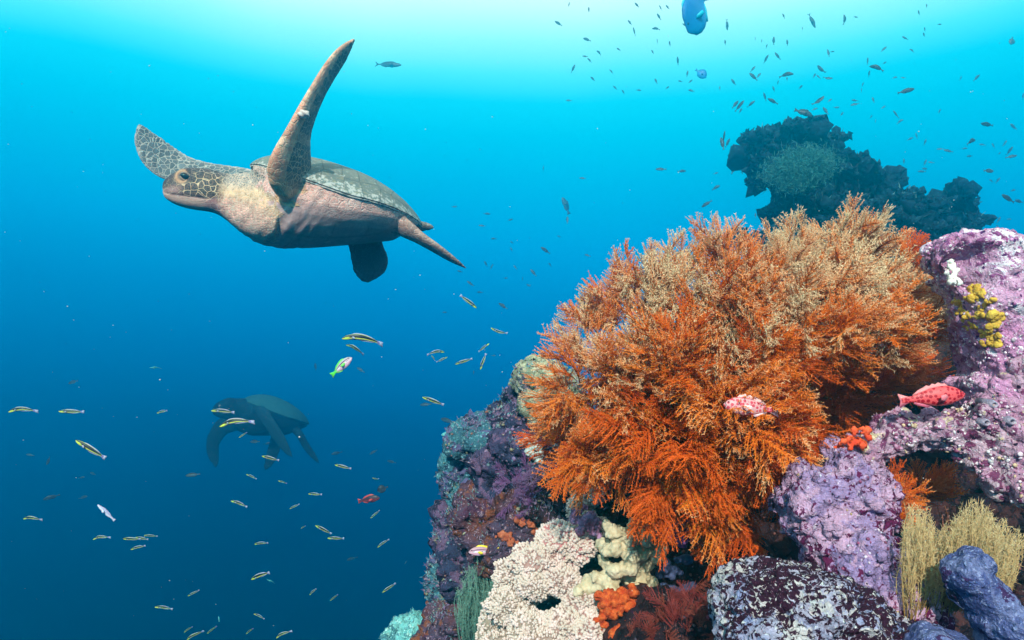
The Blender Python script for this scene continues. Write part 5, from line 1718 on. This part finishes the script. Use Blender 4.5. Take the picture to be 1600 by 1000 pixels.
# ---- dark fish of the open water
DRK = [as_one(compound('d', DAMS, .42, M_DRK, M_DRK, tail_out(.036, .085, -.40, -.54, .05), top_out(DAMS, .24, .78, .03), top_out(DAMS, .5, .78, .03, 0, -1), None, bd, bv), 'school_fish')
       for bd, bv in ((0, 0), (.4, 0), (0, -.40), (-.2, .3))]
DRK_TALL = DRK
TOPS = 'tiny dark fish of the loose school in the bright water at the top'
MIDS = 'tiny dim fish in the open water left of the orange coral'
RGHT = 'tiny dark fish of the school right of the far reef'
LOWS = 'faint dim fish in the dark lower left water'
DARK = [  # px, py, length, heading, bend, label
    (114, 597, 18, 195, 0, 'dim dark fish above the two striped fish at the left edge'), (76, 720, 18, 230, 1, None), (47, 711, 12, 170, 0, None), (145, 740, 12, 172, 0, None), (128, 746, 9, 10, 0, None),
    (80, 777, 20, 195, 0, 'dim dark fish left of the pale lavender fish'), (130, 777, 14, 15, 0, None), (301, 742, 20, 185, 0, 'dim dark fish left of the distant turtle\'s front flipper'),
    (550, 873, 15, 190, 0, 'dim dark fish in the lower water left of the slope foot'), (526, 708, 15, 190, 0, None), (583, 706.6, 13, 210, 0, None), (611.6, 721.6, 14, 172, 0, None), (634, 878.6, 8, 235, 0, None),
    (563.5, 578, 14, 150, 0, 'dark fish just right of the green tailed fish'), (665, 632, 17, 185, 0, 'blurry teal fish just below the bright striped fish in mid water'), (698.5, 657, 20, 168, 0, 'slim dark fish above the teal deep bodied fish'),
    (785.7, 478, 15, 145, 0, None), (749.8, 456.7, 9, 175, 0, None), (735, 443, 12, 145, 0, None), (694.5, 488, 7, 0, 0, None), (826.8, 446, 6, 200, 0, None), (771, 555.6, 7, 0, 0, None), (740, 582, 6, 90, 0, None),
    (398, 690, 16, 185, 0, 'dark fish under the belly of the distant turtle, left one of two'), (418, 693, 12, 10, 0, 'dark fish under the belly of the distant turtle, right one of two'), (493, 573, 11, 90, 0, None),
    (710, 323, 8, 5, 0, None), (761, 334, 10, 355, 0, None), (753, 352.6, 10, 175, 0, None), (771.5, 373, 9, 180, 0, None), (848.5, 263.7, 9, 80, 1, None), (910, 278.5, 10, 172, 0, None), (886.6, 343.5, 11, 88, 0, None),
    (852, 391, 16, 145, 0, 'dark slim fish diving in the blue water left of the coral top'), (833.4, 426, 13, 130, 0, None), (759, 412, 9, 120, 0, None), (768, 417, 9, 60, 0, None), (799.6, 378.6, 6, 150, 0, None), (799, 389.5, 7, 120, 0, None),
    (805, 417.6, 8, 130, 0, None), (816.5, 435.8, 7, 95, 0, None), (825.6, 446, 7, 145, 0, None), (873.7, 369.5, 6, 155, 0, None), (859.4, 413.7, 7, 130, 0, None), (790, 434.5, 6, 0, 0, None), (797.5, 343.5, 8, 20, 0, None), (918, 399, 9, 160, 0, None), (718.5, 424, 8, 165, 0, None), (784, 476, 8, 0, 0, None),
    (872.4, 36.5, 12, 150, 0, None), (917, 61.7, 12, 150, 0, None), (936, 82, 9, 145, 2, None), (895.7, 107, 12, 65, 0, None), (926, 123, 9, 130, 0, None), (920, 15, 8, 90, 0, None), (889, 7, 6, 70, 0, None), (995, 7.7, 9, 130, 0, None), (1032, 12, 8, 120, 0, None), (1043, 11, 8, 120, 0, None),
    (1029.6, 26, 10, 130, 0, None), (1025, 44.4, 11, 170, 2, None), (991, 49, 11, 110, 0, None), (984, 35, 9, 125, 0, None), (1046.4, 68, 9, 90, 0, None), (1027, 65, 7, 100, 0, None), (1070, 39, 8, 150, 0, None), (1088.5, 54.5, 5, 10, 0, None), (1059, 95, 11, 100, 0, None), (1019.6, 81, 7, 115, 0, None),
    (966.5, 77, 7, 140, 0, None), (1025, 126.7, 9, 110, 0, None), (973.7, 143.5, 8, 115, 0, None), (914, 88, 8, 170, 0, None), (921, 94, 8, 135, 0, None), (1146, 128, 11, 125, 0, None), (1133, 66, 8, 95, 0, None), (955, 111.6, 8, 130, 0, None), (889, 157, 9, 175, 0, None), (998, 141, 8, 5, 0, None),
    (1043, 137, 7, 40, 0, None), (1063, 127, 7, 170, 0, None), (1079, 127, 8, 40, 0, None), (1074, 115, 9, 80, 0, None), (1080, 141.6, 9, 160, 0, None), (1124.5, 137.5, 6, 95, 0, None), (961, 137, 8, 140, 0, None),
    (1209, 63.6, 12, 90, 0, None), (1197, 92, 12, 65, 0, None), (1215, 87.4, 13, 130, 0, None), (1230, 66.5, 9, 95, 0, None), (1177, 119.7, 16, 135, 0, None), (1185.5, 118, 10, 50, 0, None), (1176.5, 107.7, 10, 50, 0, None),
    (1229, 116, 18, 2, 2, 'dark arched fish above the left end of the far reef'), (1229.7, 123, 6, 95, 0, None), (1215.5, 129, 6, 80, 0, None), (1208.7, 138.7, 9, 100, 0, None), (1251, 136, 10, 42, 0, None), (1282.4, 108.3, 15, 120, 3, 'curled dark fish above the far reef'),
    (1293.7, 122.5, 13, 355, 3, None), (1272.5, 118, 9, 55, 0, None), (1279, 120, 9, 140, 0, None), (1195, 151, 12, 115, 0, None), (1207.3, 158, 16, 145, 0, 'plump dark fish closest above the top of the far reef'), (1149, 163, 15, 50, 0, None), (1155.7, 165.3, 17, 53, 0, None), (1157, 173, 10, 55, 0, None),
    (1174, 162, 13, 40, 1, None), (1294.3, 82.6, 12, 95, 0, None), (1300.4, 80.7, 6, 0, 0, None), (1224.4, 25, 8, 115, 0, None), (1253.9, 45, 7, 80, 0, None), (1319.8, 30.4, 14, 93, 2, None), (1337, 26.6, 8, 8, 0, None), (1279.5, 157.7, 19, 40, 3, 'bent dark fish right above the far reef crest'),
    (1290, 173, 13, 115, 0, None), (1315.6, 178, 9, 45, 0, None), (1335.6, 163, 12, 190, 0, None), (1296.6, 156.7, 8, 40, 0, None), (1307, 168, 8, 0, 3, None), (1335.5, 157, 9, 165, 0, None), (1273, 170.4, 9, 20, 0, None), (1190, 64.6, 8, 75, 0, None), (1198, 72, 6, 80, 0, None), (1180, 61, 6, 85, 0, None),
    (1381, 76.6, 10, 42, 0, None), (1355.6, 95.4, 13, 73, 0, None), (1370, 105, 19, 155, 2, 'long dark fish slanting down in the bright water top right'), (1414, 59.4, 10, 150, 0, None), (1435.6, 19.6, 7, 105, 0, None), (1448, 9, 7, 80, 0, None), (1468, 38, 6, 0, 0, None), (1445, 46, 8, 85, 0, None), (1443.6, 54, 7, 95, 0, None),
    (1382.4, 98, 7, 30, 0, None), (1416, 142, 22, 12, 0, 'largest dark fish with forked tail swimming right near the top right'), (1526, 121.4, 13, 45, 0, None), (1501, 122.6, 8, 60, 0, None), (1411.4, 121.4, 7, 170, 0, None), (1398, 121, 7, 10, 2, None), (1468, 173.6, 9, 55, 0, None), (1400, 178.6, 15, 142, 0, None), (1406, 189.4, 10, 30, 2, None),
    (1380, 167.6, 8, 35, 0, None), (1364.4, 156, 9, 110, 0, None), (1542, 194.4, 20, 174, 0, 'slim dark fish swimming level below the top right corner'), (1583, 197, 11, 135, 0, None), (1599, 150, 10, 80, 0, None), (1425, 78.6, 8, 145, 2, None), (1361, 182.6, 8, 45, 0, None), (1368, 189, 7, 70, 0, None), (1348, 132, 8, 60, 0, None), (1346, 141, 8, 75, 0, None), (1358, 115, 8, 90, 0, None),
    (1032.4, 264.4, 15, 178, 0, 'dark oval fish in the blue water above the coral, left of a dimmer one'), (1065.4, 267.4, 13, 5, 0, 'dimmer fish right of the dark oval fish above the coral'), (1104, 318.6, 16, 213, 0, 'dark fish nose down left of the far reef wall'), (1118.6, 270.6, 8, 20, 0, None), (1131, 215, 18, 88, 0, 'upright dark fish, middle of the three beside the far reef'),
    (1128.6, 224, 19, 98, 0, 'upright dark fish, lowest of the three beside the far reef'), (1137, 223, 15, 62, 0, 'dark fish leaning right, of the three beside the far reef'), (1142.6, 260, 16, 86, 0, 'upright fish of the dark V shaped pair beside the far reef'), (1147, 264, 16, 62, 0, 'leaning fish of the dark V shaped pair beside the far reef'), (1180.6, 336.4, 8, 85, 0, None),
    (1517.7, 220, 19, 20, 2, 'dark arched fish right of the far reef, upper one'), (1584, 199, 10, 130, 0, None), (1469, 232.8, 9, 178, 0, None), (1481.6, 235.7, 13, 165, 0, None), (1432, 212, 9, 110, 0, None), (1445.5, 222, 9, 75, 0, None), (1515, 244, 10, 185, 0, None), (1535, 226, 9, 170, 0, None), (1577.6, 235.5, 12, 65, 0, None),
    (1580.4, 244.6, 15, 10, 0, 'plump dark fish at the right edge under a steep one'), (1545, 267, 20, 3, 0, 'long dark fish swimming level right of the far reef'), (1559, 282, 9, 62, 0, None), (1549, 282.6, 8, 150, 0, None), (1583, 297.4, 10, 15, 0, None), (1574.7, 310, 21, 147, 0, 'dark fish diving right at the right edge above the pinnacle'),
    (1592, 314.5, 15, 170, 0, 'dark level fish touching the diving one at the right edge'), (1412.3, 252, 8, 95, 0, None), (1445.5, 254, 9, 70, 0, None), (1455, 253.7, 8, 170, 0, None), (1444.6, 263.6, 10, 0, 0, None), (1440, 268, 10, 175, 0, None), (1560.5, 343.4, 10, 60, 0, None), (1576.6, 342.4, 7, 0, 0, None), (1531, 316, 8, 10, 0, None),
    (1570, 223.7, 9, 62, 0, None), (1552, 227.5, 8, 120, 0, None), (1559.5, 354, 8, 140, 0, None), (1422, 217, 9, 25, 0, None), (1561.4, 239.8, 7, 35, 0, None), (1507, 232, 8, 5, 0, None)]
for (px, py, ln, deg, bv, lab) in DARK:
    d = min(12.8, max(4.4, .112 * FPX / ln))
    if py > 560:
        d = min(11, max(4.6, .14 * FPX / ln))
        lab, grp = lab or LOWS, 'dim fish of the lower water'
    elif px < 940 and py > 200:
        lab, grp = lab or MIDS, 'dim fish in the open water'
    elif py > 190 and px > 1350:
        lab, grp = lab or RGHT, 'school of dark fish over the far reef'
    else:
        lab, grp = lab or TOPS, 'school of dark fish over the far reef'
    o = fish_single('school_fish', DRK[bv], M_DRK, lab, 'fish', grp)
    pose(o, px, py, d, ln * 1.06, deg, random.uniform(-25, 25), random.uniform(-20, 20))

# ---- single fish
PEC = [(.20, -.02), (.14, .03), (.02, .02), (.0, -.05), (.10, -.08)]


def special(name, prof, wid, skin, fin, px, py, ln, deg, d, label, yaw=8, roll=0, tail=None, dh=.05, spiky=0, eye=(.10, .05, .02), bend=0.0, anal=True, cat='fish'):
    parts = compound('x', prof, wid, skin, fin, tail or tail_out(.05, .12, -.38, -.54, .02), top_out(prof, .22, .80, dh, spiky), top_out(prof, .55, .80, dh * .8, 0, -1) if anal else None, PEC, bend, 0, eye)
    o = fish_thing(name, parts, label, cat)
    pose(o, px, py, d, ln, deg, yaw, roll)
    return o


M_TANG = fish_mat('blue_tang_skin', flat_fn((.002, .11, .34), (.003, .16, .42)), .5)
M_TANGF = fish_mat('blue_tang_fin', flat_fn((.01, .42, .60), (.01, .44, .62)), .5)
special('surgeonfish', DISC, .22, M_TANG, M_TANGF, 1088, 19, 78, 243, 5.0, 'big blue disc shaped fish cut by the top edge of the photo', yaw=18, dh=.055, eye=(.10, .08, .022), tail=tail_out(.055, .20, -.34, -.58, .06))
special('round_fish', DISC, .25, M_TANG, M_TANG, 1095.6, 115, 20, 320, 8.0, 'pale blue oval fish below the big blue disc shaped one', dh=.04)
special('round_fish', DISC, .25, M_DRK, M_DRK, 1581, 64, 13, 255, 9.6, 'blurry round fish alone near the top right corner', dh=.04)
special('jack', SPIN, .6, M_DRK, M_DRK, 608, 101, 40, 355, 12.6, 'faint spindle shaped fish with forked tail right of the raised flipper', dh=.03, tail=tail_out(.02, .10, -.40, -.55, .07))
special('jack', SPIN, .8, M_DRK, M_DRK, 1269, 33, 24, 290, 12.6, 'pale big fish hanging nose down in the brightest water', dh=.03, tail=tail_out(.02, .10, -.40, -.55, .07))
special('jack', SPIN, 1.0, M_DRK, M_DRK, 1136, 39, 18, 270, 12.8, 'pale arrow shaped fish right of the big blue disc shaped one', dh=.03, tail=tail_out(.02, .12, -.40, -.55, .07))
special('grouper', DEEP, .5, M_DRK, M_DRK, 884, 321, 27, 112, 12.4, 'faint large fish hanging tail down in the middle of the blue water', dh=.05)
special('grouper', DEEP, .5, M_DRK, M_DRK, 1256, 176, 27, 340, 6.0, 'stout dark fish with raised tail resting on the crest of the far reef', dh=.05)
special('grouper', DEEP, .5, M_DRK, M_DRK, 1119, 293, 13, 30, 11.0, 'faint blurry fish between the dark oval fish and the far reef wall', dh=.05)
M_HOG1 = fish_mat('pink_hogfish', hog_fn((.05, .02, .05), (.40, .22, .26), (.75, .62, .02)))
M_HOG1F = fish_mat('yellow_fin', flat_fn((.78, .62, .02), (.72, .50, .03)))
special('hogfish', DEEP, .45, M_HOG1, M_HOG1F, 755, 861, 45, 178, 1.68, 'pink striped fish with bright yellow tail in front of the slope', yaw=10, dh=.045)
M_HOG2 = fish_mat('lilac_hogfish', hog_fn((.02, .02, .05), (.42, .40, .40), (.10, .62, .05)))
M_HOG2F = fish_mat('green_fin', flat_fn((.12, .66, .05), (.20, .60, .10)))
special('hogfish', DEEP, .45, M_HOG2, M_HOG2F, 534, 572, 42, 42, 2.7, 'lilac striped fish with bright green tail below the large striped fish', yaw=6, dh=.045)
M_HWK1 = fish_mat('pale_hawkfish', hawk_fn((.60, .30, .31), (.52, .05, .08)), .5)
M_HWK1F = fish_mat('pale_hawkfish_fin', flat_fn((.75, .42, .40), (.80, .55, .58)), .5)
special('hawkfish', DEEP, .55, M_HWK1, M_HWK1F, 1172, 636, 86, 172, 1.06, 'pale pink fish with red spots resting on the orange coral', yaw=4, roll=-6, dh=.05, spiky=1, eye=(.08, .05, .016))
M_HWK2 = fish_mat('red_hawkfish', hawk_fn((.66, .075, .08), (.34, .001, .012)), .5)
M_HWK2F = fish_mat('red_hawkfish_fin', flat_fn((.70, .22, .22), (.62, .12, .18)), .5)
special('hawkfish', DEEP, .55, M_HWK2, M_HWK2F, 1458, 620, 94, 8, 1.01, 'bright red spotted fish perched on the pink rock under the coral', yaw=6, roll=4, dh=.05, spiky=1, eye=(.08, .05, .016))
M_RED = fish_mat('dusky_red_fish', flat_fn((.035, .015, .02), (.16, .02, .02)))
M_REDN = fish_mat('red_fin', flat_fn((.50, .05, .03), (.50, .05, .03)))
special('red_fish', DEEP, .5, M_RED, M_REDN, 577, 780, 34, 12, 3.6, 'dark red fish with bright red tail low in the centre water', yaw=8, dh=.05)
special('dark_fish', DISC, .4, M_DRK, M_DRK, 597.5, 764, 17, 200, 4.4, 'small round dark fish touching the dark red fish', dh=.04)
M_LAVF = fish_mat('lavender_fish', flat_fn((.42, .34, .50), (.75, .70, .85)))
special('slender_fish', SLIM, .6, M_LAVF, M_LAVF, 165, 800, 33, 132, 2.9, 'pale lavender slender fish nose up in the lower left water', dh=.02, tail=tail_out(.04, .075, -.46, -.58, .02))
M_TEALF = fish_mat('teal_fish', flat_fn((.06, .36, .36), (.20, .55, .55)))
special('teal_fish', DEEP, .5, M_TEALF, M_TEALF, 699, 678.5, 19, 182, 3.0, 'bright teal deep bodied fish left of the slope shoulder', dh=.04)
special('pale_fish', SLIM, .6, M_TEALF, M_TEALF, 243, 574, 18, 188, 4.0, 'pale curved fish alone above the distant turtle on the left', dh=.02, bend=.5, roll=60)
special('pale_fish', SLIM, .6, M_TEALF, M_TEALF, 423.4, 907.6, 13, 165, 4.6, 'pale curled fish beside the large striped fish low in the dark water', dh=.02, bend=.5, roll=60)
special('pale_fish', SLIM, .6, M_TEALF, M_TEALF, 342, 967, 9, 95, 5.5, 'tiny pale upright fish near the bottom edge', dh=.02)

# ---- drifting specks of plankton, far too many and too small to count
rg = np.random.default_rng(55)
n = 420
dd = rg.uniform(.9, 7.0, n)
pp = np.array([P(x, y, d) for x, y, d in zip(rg.uniform(-60, 1660, n), rg.uniform(-60, 1060, n), dd)])
iv, if_ = ico(1)
V = (iv[None] * (rg.uniform(.0004, .0012, n) * dd ** .5)[:, None, None] * rg.uniform(.6, 1.4, (n, 1, 3)) + pp[:, None, :]).reshape(-1, 3)
F = (if_[None] + (np.arange(n) * len(iv))[:, None, None]).reshape(-1, 3)
M_PL, nt, bs = new_mat('plankton')
bs.inputs['Base Color'].default_value = (.5, .5, .45, 1)
bs.inputs['Roughness'].default_value = .8
add_stuff('plankton', V, F, M_PL)

# ================================================================== the water's own haze, one closed box
hb = dict(x=(-11, 11), y=(-1.2, 14), z=(-6.5, 6.8))
hv = np.array([[x, y, z] for x in hb['x'] for y in hb['y'] for z in hb['z']], float)
hf = np.array([[0, 1, 3, 2], [4, 6, 7, 5], [0, 4, 5, 1], [2, 3, 7, 6], [0, 2, 6, 4], [1, 5, 7, 3]])
M_HAZE = bpy.data.materials.new('water_haze')
M_HAZE.use_nodes = True
nt = M_HAZE.node_tree
nt.nodes.clear()
pv = nd(nt, 'ShaderNodeVolumePrincipled', {'Color': (0.001, 0.38, 0.54, 1), 'Absorption Color': (0.22, 0.92, 0.96, 1), 'Density': 0.098, 'Anisotropy': 0.86})
out = nd(nt, 'ShaderNodeOutputMaterial')
nt.links.new(pv.outputs[0], out.inputs['Volume'])
hz = add_obj('haze', mesh_np('haze', hv, hf, smooth=False), M_HAZE)
hz['kind'] = 'stuff'
